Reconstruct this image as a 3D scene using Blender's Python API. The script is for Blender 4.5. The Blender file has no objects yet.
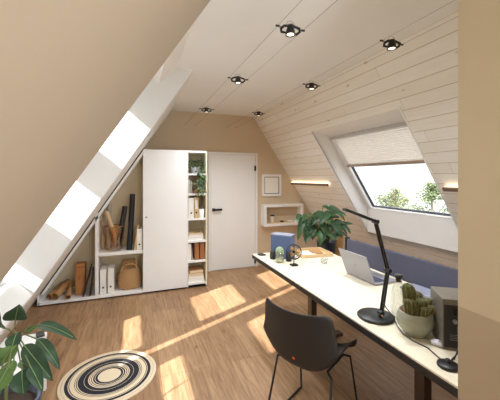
import bpy, math, random
from mathutils import Vector as V, Matrix, Euler
random.seed(7)
SC = bpy.context.scene
COL = SC.collection
PI = math.pi

# ------------------------------------------------------------------ materials
def srgb(r, g, b):
    f = lambda c: (c/255)/12.92 if c/255 <= 0.04045 else (((c/255)+0.055)/1.055)**2.4
    return (f(r), f(g), f(b), 1)

def nodes(name):
    m = bpy.data.materials.new(name); m.use_nodes = True
    nt = m.node_tree; b = nt.nodes['Principled BSDF']
    return m, nt, b

def mat(name, col, rough=0.6, metal=0.0, var=0.06, scale=20.0, bump=0.0, spec=0.5, stretch=(1, 1, 1)):
    m, nt, b = nodes(name)
    b.inputs['Roughness'].default_value = rough
    b.inputs['Metallic'].default_value = metal
    b.inputs['Specular IOR Level'].default_value = spec
    tc = nt.nodes.new('ShaderNodeTexCoord'); mp = nt.nodes.new('ShaderNodeMapping')
    mp.inputs['Scale'].default_value = stretch
    nt.links.new(tc.outputs['Object'], mp.inputs['Vector'])
    n = nt.nodes.new('ShaderNodeTexNoise'); n.inputs['Scale'].default_value = scale
    n.inputs['Detail'].default_value = 4
    nt.links.new(mp.outputs['Vector'], n.inputs['Vector'])
    r = nt.nodes.new('ShaderNodeValToRGB')
    r.color_ramp.elements[0].position = 0.3; r.color_ramp.elements[1].position = 0.7
    r.color_ramp.elements[0].color = tuple(max(0, c*(1-var)) for c in col[:3]) + (1,)
    r.color_ramp.elements[1].color = tuple(min(1, c*(1+var)) for c in col[:3]) + (1,)
    nt.links.new(n.outputs['Fac'], r.inputs['Fac'])
    nt.links.new(r.outputs['Color'], b.inputs['Base Color'])
    if bump:
        bp = nt.nodes.new('ShaderNodeBump'); bp.inputs['Strength'].default_value = bump
        bp.inputs['Distance'].default_value = 0.01
        nt.links.new(n.outputs['Fac'], bp.inputs['Height'])
        nt.links.new(bp.outputs['Normal'], b.inputs['Normal'])
    return m

def emis(name, col, strength):
    m, nt, b = nodes(name)
    b.inputs['Base Color'].default_value = col
    b.inputs['Emission Color'].default_value = col
    b.inputs['Emission Strength'].default_value = strength
    return m

def glass(name, tint=(1, 1, 1, 1), gloss=0.06):
    m = bpy.data.materials.new(name); m.use_nodes = True
    nt = m.node_tree; nt.nodes.clear()
    o = nt.nodes.new('ShaderNodeOutputMaterial'); t = nt.nodes.new('ShaderNodeBsdfTransparent')
    g = nt.nodes.new('ShaderNodeBsdfGlossy'); x = nt.nodes.new('ShaderNodeMixShader')
    lw = nt.nodes.new('ShaderNodeLayerWeight'); lw.inputs['Blend'].default_value = 0.15
    mu = nt.nodes.new('ShaderNodeMath'); mu.operation = 'MULTIPLY_ADD'
    mu.inputs[1].default_value = 0.5; mu.inputs[2].default_value = gloss*0.4
    nt.links.new(lw.outputs['Facing'], mu.inputs[0])
    t.inputs['Color'].default_value = tint
    g.inputs['Roughness'].default_value = 0.03
    nt.links.new(mu.outputs[0], x.inputs[0])
    nt.links.new(t.outputs[0], x.inputs[1]); nt.links.new(g.outputs[0], x.inputs[2])
    nt.links.new(x.outputs[0], o.inputs['Surface'])
    return m

def wood_floor():
    m, nt, b = nodes('oak_floorboards')
    L = nt.links.new
    tc = nt.nodes.new('ShaderNodeTexCoord')
    mp = nt.nodes.new('ShaderNodeMapping'); mp.inputs['Rotation'].default_value = (0, 0, PI/2)
    L(tc.outputs['Object'], mp.inputs['Vector'])
    br = nt.nodes.new('ShaderNodeTexBrick')
    br.offset = 0.37; br.offset_frequency = 3
    br.inputs['Scale'].default_value = 1.0
    br.inputs['Brick Width'].default_value = 1.25
    br.inputs['Row Height'].default_value = 0.19
    br.inputs['Mortar Size'].default_value = 0.0016
    br.inputs['Mortar Smooth'].default_value = 0.3
    br.inputs['Color1'].default_value = (0, 0, 0, 1); br.inputs['Color2'].default_value = (1, 1, 1, 1)
    br.inputs['Mortar'].default_value = (0.5, 0.5, 0.5, 1)
    L(mp.outputs['Vector'], br.inputs['Vector'])
    tone = nt.nodes.new('ShaderNodeMixRGB')
    tone.inputs['Color1'].default_value = srgb(158, 124, 90); tone.inputs['Color2'].default_value = srgb(178, 144, 108)
    L(br.outputs['Color'], tone.inputs['Fac'])
    gm = nt.nodes.new('ShaderNodeMapping'); gm.inputs['Scale'].default_value = (14, 1.3, 1)
    L(tc.outputs['Object'], gm.inputs['Vector'])
    n = nt.nodes.new('ShaderNodeTexNoise'); n.inputs['Scale'].default_value = 2.2
    n.inputs['Detail'].default_value = 7; n.inputs['Roughness'].default_value = 0.65; n.inputs['Distortion'].default_value = 0.9
    L(gm.outputs['Vector'], n.inputs['Vector'])
    rr = nt.nodes.new('ShaderNodeValToRGB')
    rr.color_ramp.elements[0].position = 0.32; rr.color_ramp.elements[0].color = (0.55, 0.47, 0.40, 1)
    rr.color_ramp.elements[1].position = 0.66; rr.color_ramp.elements[1].color = (1.06, 1.05, 1.03, 1)
    L(n.outputs['Fac'], rr.inputs['Fac'])
    mx = nt.nodes.new('ShaderNodeMixRGB'); mx.blend_type = 'MULTIPLY'; mx.inputs['Fac'].default_value = 1.0
    L(tone.outputs['Color'], mx.inputs['Color1']); L(rr.outputs['Color'], mx.inputs['Color2'])
    # knots
    km = nt.nodes.new('ShaderNodeMapping'); km.inputs['Scale'].default_value = (5.0, 2.2, 1)
    L(tc.outputs['Object'], km.inputs['Vector'])
    vo = nt.nodes.new('ShaderNodeTexVoronoi'); vo.inputs['Scale'].default_value = 1.0
    L(km.outputs['Vector'], vo.inputs['Vector'])
    kr = nt.nodes.new('ShaderNodeValToRGB')
    kr.color_ramp.elements[0].position = 0.03; kr.color_ramp.elements[0].color = (0.45, 0.38, 0.33, 1)
    kr.color_ramp.elements[1].position = 0.10; kr.color_ramp.elements[1].color = (1, 1, 1, 1)
    L(vo.outputs['Distance'], kr.inputs['Fac'])
    m2 = nt.nodes.new('ShaderNodeMixRGB'); m2.blend_type = 'MULTIPLY'; m2.inputs['Fac'].default_value = 0.8
    L(mx.outputs['Color'], m2.inputs['Color1']); L(kr.outputs['Color'], m2.inputs['Color2'])
    m3 = nt.nodes.new('ShaderNodeMixRGB')
    m3.inputs['Color2'].default_value = srgb(120, 88, 60)
    L(br.outputs['Fac'], m3.inputs['Fac']); L(m2.outputs['Color'], m3.inputs['Color1'])
    L(m3.outputs['Color'], b.inputs['Base Color'])
    b.inputs['Roughness'].default_value = 0.5
    bp = nt.nodes.new('ShaderNodeBump'); bp.inputs['Strength'].default_value = 0.12; bp.inputs['Distance'].default_value = 0.004
    L(n.outputs['Fac'], bp.inputs['Height']); L(bp.outputs['Normal'], b.inputs['Normal'])
    return m

def pine(name, c1, c2, groove=True):
    """white-washed pine boards running along Y, board joints every 9.5 cm of height"""
    m, nt, b = nodes(name)
    L = nt.links.new
    tc = nt.nodes.new('ShaderNodeTexCoord'); sp = nt.nodes.new('ShaderNodeSeparateXYZ')
    L(tc.outputs['Object'], sp.inputs[0])
    def M(op, a, bv=None, c=None):
        x = nt.nodes.new('ShaderNodeMath'); x.operation = op
        for i, q in enumerate((a, bv, c)):
            if q is None: continue
            if isinstance(q, (int, float)): x.inputs[i].default_value = q
            else: L(q, x.inputs[i])
        return x.outputs[0]
    h = M('DIVIDE', M('ADD', sp.outputs['Z'], 0.012), 0.095)
    row = M('FLOOR', h); fr = M('FRACT', h)
    # end joints staggered per row
    yy = M('DIVIDE', M('ADD', sp.outputs['Y'], M('MULTIPLY', row, 1.37)), 2.1)
    yf = M('FRACT', yy); brd = M('FLOOR', yy)
    wn = nt.nodes.new('ShaderNodeTexWhiteNoise'); wn.noise_dimensions = '2D'
    cb = nt.nodes.new('ShaderNodeCombineXYZ'); L(row, cb.inputs[0]); L(brd, cb.inputs[1])
    L(cb.outputs[0], wn.inputs['Vector'])
    gm = nt.nodes.new('ShaderNodeMapping'); gm.inputs['Scale'].default_value = (14, 1.1, 14)
    L(tc.outputs['Object'], gm.inputs['Vector'])
    n = nt.nodes.new('ShaderNodeTexNoise'); n.inputs['Scale'].default_value = 2.0
    n.inputs['Detail'].default_value = 6; n.inputs['Distortion'].default_value = 0.6
    L(gm.outputs['Vector'], n.inputs['Vector'])
    fac = M('ADD', M('MULTIPLY', n.outputs['Fac'], 0.75), M('MULTIPLY', wn.outputs['Value'], 0.35))
    r = nt.nodes.new('ShaderNodeValToRGB')
    r.color_ramp.elements[0].position = 0.25; r.color_ramp.elements[0].color = c2
    r.color_ramp.elements[1].position = 0.75; r.color_ramp.elements[1].color = c1
    L(fac, r.inputs['Fac'])
    km = nt.nodes.new('ShaderNodeMapping'); km.inputs['Scale'].default_value = (10, 4.5, 10)
    L(tc.outputs['Object'], km.inputs['Vector'])
    vo = nt.nodes.new('ShaderNodeTexVoronoi'); vo.inputs['Scale'].default_value = 0.8
    L(km.outputs['Vector'], vo.inputs['Vector'])
    kr = nt.nodes.new('ShaderNodeValToRGB')
    kr.color_ramp.elements[0].position = 0.05; kr.color_ramp.elements[0].color = (0.62, 0.5, 0.4, 1)
    kr.color_ramp.elements[1].position = 0.12; kr.color_ramp.elements[1].color = (1, 1, 1, 1)
    L(vo.outputs['Distance'], kr.inputs['Fac'])
    m2 = nt.nodes.new('ShaderNodeMixRGB'); m2.blend_type = 'MULTIPLY'; m2.inputs['Fac'].default_value = 0.8
    L(r.outputs['Color'], m2.inputs['Color1']); L(kr.outputs['Color'], m2.inputs['Color2'])
    last = m2.outputs['Color']
    if groove:
        g1 = M('LESS_THAN', fr, 0.05); g2 = M('LESS_THAN', yf, 0.0015)
        g = M('MAXIMUM', g1, g2)
        m3 = nt.nodes.new('ShaderNodeMixRGB'); m3.inputs['Color2'].default_value = srgb(176, 142, 108)
        L(M('MULTIPLY', g, 0.7), m3.inputs['Fac']); L(last, m3.inputs['Color1'])
        last = m3.outputs['Color']
        bp = nt.nodes.new('ShaderNodeBump'); bp.inputs['Strength'].default_value = 0.5; bp.inputs['Distance'].default_value = 0.004
        bp.invert = True
        L(g, bp.inputs['Height']); L(bp.outputs['Normal'], b.inputs['Normal'])
    L(last, b.inputs['Base Color'])
    b.inputs['Roughness'].default_value = 0.6
    return m

def rings(name):
    m, nt, b = nodes(name)
    tc = nt.nodes.new('ShaderNodeTexCoord'); ln = nt.nodes.new('ShaderNodeVectorMath'); ln.operation = 'LENGTH'
    sep = nt.nodes.new('ShaderNodeSeparateXYZ'); cmb = nt.nodes.new('ShaderNodeCombineXYZ')
    nt.links.new(tc.outputs['Object'], sep.inputs[0])
    nt.links.new(sep.outputs['X'], cmb.inputs['X']); nt.links.new(sep.outputs['Y'], cmb.inputs['Y'])
    nt.links.new(cmb.outputs[0], ln.inputs[0])
    dv = nt.nodes.new('ShaderNodeMath'); dv.operation = 'DIVIDE'; dv.inputs[1].default_value = 0.352
    nt.links.new(ln.outputs['Value'], dv.inputs[0])
    r = nt.nodes.new('ShaderNodeValToRGB'); cr = r.color_ramp; cr.interpolation = 'CONSTANT'
    cream = srgb(218, 200, 170); blk = srgb(26, 26, 38)
    stops = [(0, cream), (.235, blk), (.283, cream), (.293, blk), (.325, cream), (.35, blk), (.365, cream), (.39, blk), (.40, cream),
             (.425, blk), (.50, cream), (.507, blk), (.625, cream), (.64, blk), (.655, cream), (.675, blk), (.685, cream),
             (.775, blk), (.79, cream), (.805, blk), (.875, cream), (.93, blk), (.937, cream)]
    cr.elements[0].color = stops[0][1]; cr.elements[0].position = 0
    cr.elements[1].position = stops[1][0]; cr.elements[1].color = stops[1][1]
    for p, c in stops[2:]:
        e = cr.elements.new(p); e.color = c
    nt.links.new(dv.outputs[0], r.inputs['Fac']); nt.links.new(r.outputs['Color'], b.inputs['Base Color'])
    b.inputs['Roughness'].default_value = 0.9
    wv = nt.nodes.new('ShaderNodeTexNoise'); wv.inputs['Scale'].default_value = 220
    bp = nt.nodes.new('ShaderNodeBump'); bp.inputs['Strength'].default_value = 0.4; bp.inputs['Distance'].default_value = 0.003
    nt.links.new(wv.outputs['Fac'], bp.inputs['Height']); nt.links.new(bp.outputs['Normal'], b.inputs['Normal'])
    return m

def weave(name, c1, c2, scale=60):
    m, nt, b = nodes(name)
    tc = nt.nodes.new('ShaderNodeTexCoord')
    w1 = nt.nodes.new('ShaderNodeTexWave'); w1.bands_direction = 'Z'; w1.inputs['Scale'].default_value = scale
    w1.inputs['Distortion'].default_value = 2.0
    w2 = nt.nodes.new('ShaderNodeTexWave'); w2.bands_direction = 'DIAGONAL'; w2.inputs['Scale'].default_value = scale*0.5
    for w in (w1, w2): nt.links.new(tc.outputs['Object'], w.inputs['Vector'])
    a = nt.nodes.new('ShaderNodeMath'); a.operation = 'MULTIPLY'
    nt.links.new(w1.outputs['Fac'], a.inputs[0]); nt.links.new(w2.outputs['Fac'], a.inputs[1])
    r = nt.nodes.new('ShaderNodeMixRGB'); r.inputs['Color1'].default_value = c1; r.inputs['Color2'].default_value = c2
    nt.links.new(a.outputs[0], r.inputs['Fac']); nt.links.new(r.outputs['Color'], b.inputs['Base Color'])
    bp = nt.nodes.new('ShaderNodeBump'); bp.inputs['Strength'].default_value = 0.6; bp.inputs['Distance'].default_value = 0.004
    nt.links.new(a.outputs[0], bp.inputs['Height']); nt.links.new(bp.outputs['Normal'], b.inputs['Normal'])
    b.inputs['Roughness'].default_value = 0.8
    return m

WALL = srgb(208, 178, 146)
M = dict(
    beige=mat('beige_wall_paint', srgb(205, 186, 158), 0.9, var=0.015, scale=3),
    beige_part=mat('partition_beige_paint', srgb(194, 178, 148), 0.9, var=0.015, scale=3),
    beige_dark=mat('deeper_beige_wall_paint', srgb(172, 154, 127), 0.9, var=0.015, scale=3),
    beige_slope=mat('beige_slope_paint', srgb(168, 152, 131), 0.9, var=0.03, scale=2.0, bump=0.05),
    ceiling=mat('off_white_ceiling_paint', srgb(238, 238, 236), 0.95, var=0.012, scale=2),
    reveal=mat('white_reveal_paint', srgb(242, 241, 238), 0.85, var=0.01, scale=5),
    jamb=mat('grey_white_jamb_paint', srgb(221, 220, 216), 0.85, var=0.01, scale=5),
    white=mat('white_lacquer', srgb(236, 235, 233), 0.45, var=0.01, scale=4),
    cream=mat('cream_shelf_lining', srgb(226, 217, 192), 0.6, var=0.02, scale=6),
    lining=mat('pale_greige_cabinet_back', srgb(224, 208, 176), 0.8, var=0.03, scale=5),
    olive=mat('greige_cabinet_back', srgb(196, 182, 150), 0.8, var=0.03, scale=5),
    door=mat('white_door_paint', srgb(233, 232, 230), 0.5, var=0.01, scale=4),
    black=mat('black_metal', srgb(26, 25, 26), 0.4, 0.0, var=0.1, scale=15),
    blackplastic=mat('black_moulded_plastic', srgb(36, 33, 32), 0.5, var=0.06, scale=30, bump=0.02),
    gap=mat('black_gap', srgb(16, 15, 15), 0.9),
    floor=wood_floor(),
    pine=pine('whitewashed_pine_boards', srgb(242, 238, 230), srgb(233, 226, 213)),
    pvc=mat('white_window_frame', srgb(238, 239, 241), 0.4, var=0.01),
    greybar=mat('grey_aluminium', srgb(150, 148, 146), 0.4, 0.6, var=0.05),
    brownbar=mat('taupe_aluminium', srgb(140, 118, 98), 0.45, 0.3, var=0.05),
    rubber=mat('dark_gasket', srgb(40, 45, 52), 0.6),
    glass=glass('clear_glass'),
    desktop=mat('pale_maple_desktop', srgb(228, 219, 196), 0.5, var=0.035, scale=5, stretch=(10, 0.8, 10)),
    edge=mat('black_desk_edge', srgb(36, 33, 32), 0.5, var=0.08),
    deskleg=mat('brown_steel', srgb(92, 74, 62), 0.5, 0.2, var=0.05),
    felt=mat('slate_blue_felt', srgb(78, 78, 94), 0.95, var=0.06, scale=120, bump=0.1),
    silver=mat('silver_aluminium', srgb(160, 158, 165), 0.4, 0.25, var=0.02),
    keys=mat('dark_keyboard', srgb(62, 70, 88), 0.5),
    screen=mat('black_screen', srgb(14, 15, 18), 0.2),
    leaf=mat('dark_green_leaf', srgb(44, 72, 46), 0.5, var=0.25, scale=18),
    leaf2=mat('bright_green_leaf', srgb(84, 112, 54), 0.5, var=0.25, scale=18),
    leafblue=mat('deep_green_leaf', srgb(50, 82, 46), 0.42, var=0.4, scale=14),
    stem=mat('green_brown_stem', srgb(112, 118, 66), 0.6, var=0.15),
    vein=mat('pale_leaf_vein', srgb(122, 150, 92), 0.5),
    soil=mat('dark_soil', srgb(62, 46, 36), 0.95, var=0.3, scale=80, bump=0.5),
    redsoil=mat('red_brown_soil', srgb(116, 62, 44), 0.95, var=0.3, scale=80, bump=0.5),
    cactus=mat('olive_cactus_skin', srgb(86, 86, 44), 0.7, var=0.35, scale=40),
    spine=mat('pale_cactus_spines', srgb(160, 146, 100), 0.7),
    cactusgreen=mat('pale_green_cactus', srgb(138, 156, 124), 0.7, var=0.2, scale=60),
    glaze=mat('grey_green_glaze', srgb(146, 146, 126), 0.22, var=0.16, scale=8, stretch=(1, 1, 3)),
    glaze_low=mat('beige_glaze', srgb(170, 160, 132), 0.25, var=0.12, scale=8),
    darkpot=mat('dark_blue_pot', srgb(40, 48, 62), 0.4, var=0.1),
    kraft=mat('kraft_paper', srgb(176, 132, 84), 0.8, var=0.12, scale=14),
    kraft_light=mat('pale_paper_roll', srgb(214, 180, 138), 0.75, var=0.08, scale=14),
    greyroll=mat('grey_paper_roll', srgb(158, 150, 138), 0.8, var=0.15, scale=10),
    blackroll=mat('black_paper_roll', srgb(34, 34, 38), 0.6, var=0.1),
    orangewood=mat('orange_brown_wood', srgb(184, 124, 70), 0.55, var=0.12, scale=8, stretch=(6, 6, 1)),
    brownbook=mat('brown_leather_cover', srgb(160, 104, 62), 0.6, var=0.12, scale=12),
    beigeshelf=mat('light_birch_wood', srgb(222, 192, 148), 0.55, var=0.08, scale=8, stretch=(1, 8, 8)),
    amber=glass('amber_glass', (0.95, 0.80, 0.60, 1), 0.3),
    paper=mat('white_paper', srgb(236, 233, 226), 0.8, var=0.03),
    page=mat('cream_page_edges', srgb(222, 206, 176), 0.85, var=0.12, scale=60, stretch=(1, 1, 12)),
    binder=mat('white_binder_card', srgb(232, 228, 220), 0.6, var=0.02),
    tanbinder=mat('tan_binder_card', srgb(204, 176, 128), 0.6, var=0.04),
    greybook=mat('grey_book_cloth', srgb(170, 164, 150), 0.7, var=0.06),
    bluebox=mat('periwinkle_fabric', srgb(88, 102, 138), 0.9, var=0.05, scale=90, bump=0.1),
    bluelid=mat('grey_lilac_top', srgb(140, 144, 162), 0.7, var=0.04),
    wicker=weave('wicker', srgb(198, 156, 106), srgb(120, 84, 50), 40),
    wicker_pale=weave('pale_wicker', srgb(216, 172, 116), srgb(160, 112, 64), 30),
    terracotta=mat('terracotta', srgb(150, 100, 72), 0.8, var=0.1),
    gourd=mat('pale_yellow_gourd', srgb(222, 186, 118), 0.6, var=0.1),
    cup=mat('grey_beige_paper_cup', srgb(214, 204, 186), 0.6, var=0.03),
    mat_board=mat('pale_print', srgb(240, 237, 228), 0.8, var=0.02),
    orange=mat('orange_red_dot', srgb(214, 84, 40), 0.5),
    greybox=mat('warm_grey_cabinet', srgb(112, 104, 94), 0.5, 0.1, var=0.06, scale=60),
    port=mat('black_back_panel', srgb(28, 26, 26), 0.5, var=0.05),
    brass=mat('warm_brass', srgb(196, 160, 104), 0.35, 0.6),
    mouse=mat('pale_grey_plastic', srgb(206, 208, 214), 0.4),
    led=emis('warm_led_strip', (1.0, 0.80, 0.55, 1), 3.5),
    bulb=emis('warm_lamp_glow', (1.0, 0.86, 0.66, 1), 2.2),
    rug=rings('black_and_cream_rings'),
    bark=mat('tree_bark', srgb(112, 98, 80), 0.9, var=0.2),
    tree=mat('pale_tree_leaves', srgb(104, 120, 80), 0.8, var=0.35, scale=6),
    tree2=mat('yellow_green_tree_leaves', srgb(116, 128, 88), 0.8, var=0.35, scale=6),
    bar=mat('taupe_blind_bar', srgb(178, 160, 144), 0.5, var=0.03),
    rail=mat('pale_grey_blind_rail', srgb(196, 196, 194), 0.5, var=0.03),
    globe=emis('glowing_fill_globe', (0.84, 0.93, 1.0, 1), 34),  # emission for the globes added as fill light
    wire=mat('thin_steel_wire', srgb(150, 144, 136), 0.5, 0.5),
    carafe=glass('ribbed_glass', (0.93, 0.94, 0.93, 1), 0.35),
    greenglass=glass('green_tinted_glass', (0.86, 0.90, 0.82, 1), 0.35),
)

def blind_mat():
    m, nt, b = nodes('pleated_cream_fabric')
    b.inputs['Base Color'].default_value = srgb(240, 236, 230)
    b.inputs['Roughness'].default_value = 0.9
    tr = nt.nodes.new('ShaderNodeBsdfTranslucent'); tr.inputs['Color'].default_value = srgb(240, 236, 230)
    n = nt.nodes.new('ShaderNodeTexNoise'); n.inputs['Scale'].default_value = 200
    mx = nt.nodes.new('ShaderNodeMixShader'); mx.inputs[0].default_value = 0.65
    nt.links.new(b.outputs[0], mx.inputs[1]); nt.links.new(tr.outputs[0], mx.inputs[2])
    nt.links.new(mx.outputs[0], nt.nodes['Material Output'].inputs['Surface'])
    return m
M['blind'] = blind_mat()

# ------------------------------------------------------------------ mesh builder
class MB:
    def __init__(s): s.v = []; s.f = []; s.sm = []
    def add(s, vs, fs, smooth=False):
        o = len(s.v); s.v += [tuple(p) for p in vs]
        s.f += [tuple(i+o for i in f) for f in fs]; s.sm += [smooth]*len(fs); return s
    def box(s, a, b, rot=None, piv=None):
        x0, y0, z0 = a; x1, y1, z1 = b
        vs = [V(p) for p in ((x0,y0,z0),(x1,y0,z0),(x1,y1,z0),(x0,y1,z0),(x0,y0,z1),(x1,y0,z1),(x1,y1,z1),(x0,y1,z1))]
        if rot is not None:
            pv = V(piv) if piv else (V(a)+V(b))/2
            R = rot if isinstance(rot, Matrix) else Euler(rot).to_matrix()
            vs = [pv + R @ (p-pv) for p in vs]
        return s.add(vs, [(0,3,2,1),(4,5,6,7),(0,1,5,4),(1,2,6,5),(2,3,7,6),(3,0,4,7)])
    def hexa(s, pts):   # 4 bottom (ccw) + 4 top
        return s.add(pts, [(0,3,2,1),(4,5,6,7),(0,1,5,4),(1,2,6,5),(2,3,7,6),(3,0,4,7)])
    def tube(s, pts, r, n=8, cap=True):
        pts = [V(p) for p in pts]; k = len(pts)
        rs = r if isinstance(r, (list, tuple)) else [r]*k
        base = len(s.v); vs = []; fs = []
        d0 = (pts[1]-pts[0]).normalized()
        u = d0.orthogonal().normalized()
        for i, p in enumerate(pts):
            if i == 0: d = d0
            elif i == k-1: d = (pts[-1]-pts[-2]).normalized()
            else: d = ((pts[i+1]-p).normalized()+(p-pts[i-1]).normalized()).normalized()
            u = (u - d*u.dot(d)).normalized(); w = d.cross(u)
            for j in range(n):
                a = 2*PI*j/n; vs.append(p + (u*math.cos(a)+w*math.sin(a))*rs[i])
        for i in range(k-1):
            for j in range(n):
                a, b = i*n+j, i*n+(j+1) % n
                fs.append((a, b, b+n, a+n))
        s.add(vs, fs, True)
        if cap:
            s.add(vs[:n], [tuple(reversed(range(n)))]); s.add(vs[-n:], [tuple(range(n))])
        return s
    def lathe(s, prof, c=(0,0,0), n=28, cap=True, sq=None):
        vs = []; fs = []; k = len(prof)
        for (r, z) in prof:
            for j in range(n):
                a = 2*PI*j/n; vs.append((c[0]+r*math.cos(a), c[1]+r*math.sin(a), c[2]+z))
        for i in range(k-1):
            for j in range(n):
                a, b = i*n+j, i*n+(j+1) % n
                fs.append((a, b, b+n, a+n))
        s.add(vs, fs, True)
        if cap:
            if prof[0][0] > 1e-4: s.add(vs[:n], [tuple(reversed(range(n)))])
            if prof[-1][0] > 1e-4: s.add(vs[-n:], [tuple(range(n))])
        return s
    def ball(s, c, r, n=14, m=9, sc=(1, 1, 1), rot=None):
        R = Euler(rot).to_matrix() if rot else Matrix.Identity(3)
        vs = []; fs = []
        for i in range(m+1):
            t = PI*i/m
            for j in range(n):
                a = 2*PI*j/n
                p = R @ V((r*sc[0]*math.sin(t)*math.cos(a), r*sc[1]*math.sin(t)*math.sin(a), -r*sc[2]*math.cos(t)))
                vs.append(V(c)+p)
        for i in range(m):
            for j in range(n):
                a, b = i*n+j, i*n+(j+1) % n
                fs.append((a, b, b+n, a+n))
        return s.add(vs, fs, True)
    def prism(s, poly, axis, a, b):
        """poly: 2D points; axis 'y': poly is (x,z) extruded y=a..b; 'x': (y,z); 'z': (x,y)"""
        mk = {'y': lambda p, t: (p[0], t, p[1]), 'x': lambda p, t: (t, p[0], p[1]), 'z': lambda p, t: (p[0], p[1], t)}[axis]
        n = len(poly); vs = [mk(p, a) for p in poly]+[mk(p, b) for p in poly]
        fs = [tuple(range(n)), tuple(reversed(range(n, 2*n)))]+[(i, i+n, (i+1) % n+n, (i+1) % n) for i in range(n)]
        return s.add(vs, fs)
    def grid(s, P, smooth=True, closed=False):
        r = len(P); c = len(P[0]); vs = [p for row in P for p in row]
        fs = [(i*c+j, i*c+j+1, (i+1)*c+j+1, (i+1)*c+j) for i in range(r-1) for j in range(c-1)]
        return s.add(vs, fs, smooth)
    def leaf(s, p0, p1, w, up=(0, 0, 1), sag=0.12, fold=0.25, n=8, shape=0.75):
        p0, p1 = V(p0), V(p1); ax = p1-p0; Ln = ax.length; d = ax.normalized()
        up = V(up); side = d.cross(up)
        if side.length < 1e-3: side = d.orthogonal()
        side.normalize(); nr = side.cross(d).normalized()
        P = []
        for i in range(n+1):
            t = i/n
            ww = w*0.5*(math.sin(PI*min(1, t**shape*0.985+0.015)))**0.8
            c = p0 + ax*t + nr*(sag*Ln*4*t*(1-t))
            wob = 0.06*w*math.sin(t*9)
            P.append([c-side*ww+nr*(fold*ww+wob), c-side*ww*0.5+nr*fold*ww*0.35, c, c+side*ww*0.5+nr*fold*ww*0.35, c+side*ww+nr*(fold*ww-wob)])
        return s.grid(P)
    def build(s, name, m, parent=None, bevel=0, world=True, subsurf=0, solid=0, fix=True):
        me = bpy.data.meshes.new(name)
        off = V((0, 0, 0))
        if parent is not None and world:
            q = parent
            while q is not None: off += q.location; q = q.parent
        me.from_pydata([V(p)-off for p in s.v], [], s.f)
        me.polygons.foreach_set('use_smooth', s.sm)
        me.materials.append(M[m] if isinstance(m, str) else m)
        if fix:
            import bmesh
            b = bmesh.new(); b.from_mesh(me); bmesh.ops.recalc_face_normals(b, faces=b.faces); b.to_mesh(me); b.free()
        me.update()
        o = bpy.data.objects.new(name, me); COL.objects.link(o)
        if parent is not None: o.parent = parent
        if bevel:
            q = o.modifiers.new('bevel', 'BEVEL'); q.width = bevel; q.segments = 2; q.limit_method = 'ANGLE'; q.angle_limit = 0.7
        if solid:
            q = o.modifiers.new('solid', 'SOLIDIFY'); q.thickness = solid; q.offset = 0
        if subsurf:
            q = o.modifiers.new('sub', 'SUBSURF'); q.levels = subsurf; q.render_levels = subsurf
        return o

def tag(o, label, cat, group=None, kind=None):
    o['label'] = label; o['category'] = cat
    if group: o['group'] = group
    if kind: o['kind'] = kind
    return o
def thing(name, label, cat, loc, group=None, rz=0):
    o = bpy.data.objects.new(name, None); COL.objects.link(o); o.location = loc; o.rotation_euler = (0, 0, rz)
    o.empty_display_size = 0.05
    return tag(o, label, cat, group)
def struct(o):
    o['kind'] = 'structure'; return o
def copy_tree(o, parent=None):
    c = o.copy(); COL.objects.link(c); c.parent = parent
    for ch in list(o.children): copy_tree(ch, c)
    return c
def box(a, b, **k): return MB().box(a, b, **k)

# ------------------------------------------------------------------ the room
TL = 1.525; XL = -1.185           # left slope: z = TL*(x-XL)
TR = 1.5; CR = 5.59               # right slope: z = CR-TR*x
HC = 2.65                         # ceiling height
YB = 5.06; YF = -2.2              # gable with door / gable behind the camera
sl = lambda z: XL+z/TL
sr = lambda z: (CR-z)/TR
nl = V((-0.836, 0, 0.548)); nr_ = V((0.832, 0, 0.555))
def LP(x, y, d=0): return V((x, y, TL*(x-XL)))+nl*d
def RP(x, y, d=0): return V((x, y, CR-TR*x))+nr_*d

struct(box((XL-0.6, YF-0.2, -0.15), (sr(0)+0.3, YB+0.2, 0)).build('floor', 'floor'))
struct(box((0.381, YF-0.2, HC), (2.3, YB+0.2, HC+0.18)).build('ceiling', 'ceiling'))
# gable wall with the door
struct(box((XL-0.4, YB, 0), (sr(0)+0.2, YB+0.2, HC)).build('wall_back', 'beige'))
# gable behind the viewer, with a wide opening added to let in fill light
w = MB()
w.box((XL-0.4, YF-0.2, 0), (0.35, YF, HC)); w.box((2.15, YF-0.2, 0), (sr(0)+0.2, YF, HC))
w.box((0.35, YF-0.2, 0), (2.15, YF, 0.5)); w.box((0.35, YF-0.2, 2.35), (2.15, YF, HC))
struct(w.build('wall_front', 'beige'))

# left slope as solid slabs around the skylight opening (y 1.04..3.10)
YN, YJ = 1.04, 3.10
def lslab(x0, x1, y0, y1, th=0.19, o0=0, o1=0):
    a, b = LP(x0, y0), LP(x1, y0)
    A, B = LP(x0, y0, th), LP(x1, y0, th)
    dy = V((0, y1-y0, 0))
    return [a, b, B, A, a+dy, b+dy, B+dy, A+dy]
xt = sl(HC)
w = MB()
w.hexa(lslab(-1.40, xt+0.1, YF-0.2, YN, 0.42))
struct(w.build('wall_left', 'beige_slope'))
w = MB()
w.prism([(-0.813, 0.567), (-0.94, 0.705), (-1.25, 0.594), (-1.40, 0.2), (-1.40, -0.1), (sl(-0.1), -0.1)], 'y', YN, YJ); w.hexa(lslab(-1.40, xt, YJ, YB+0.2, 0.42))
struct(w.build('wall_left', 'jamb', bevel=0.012))
# head of the opening: ceiling runs out level and then drops to the window plane
w = MB()
w.prism([(0.381, HC), (0.381, HC+0.18), (0.10, HC+0.18), (0.05, 2.60), (0.22, 2.49)], 'y', YN, YJ)
struct(w.build('trim_1', 'reveal'))

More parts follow.
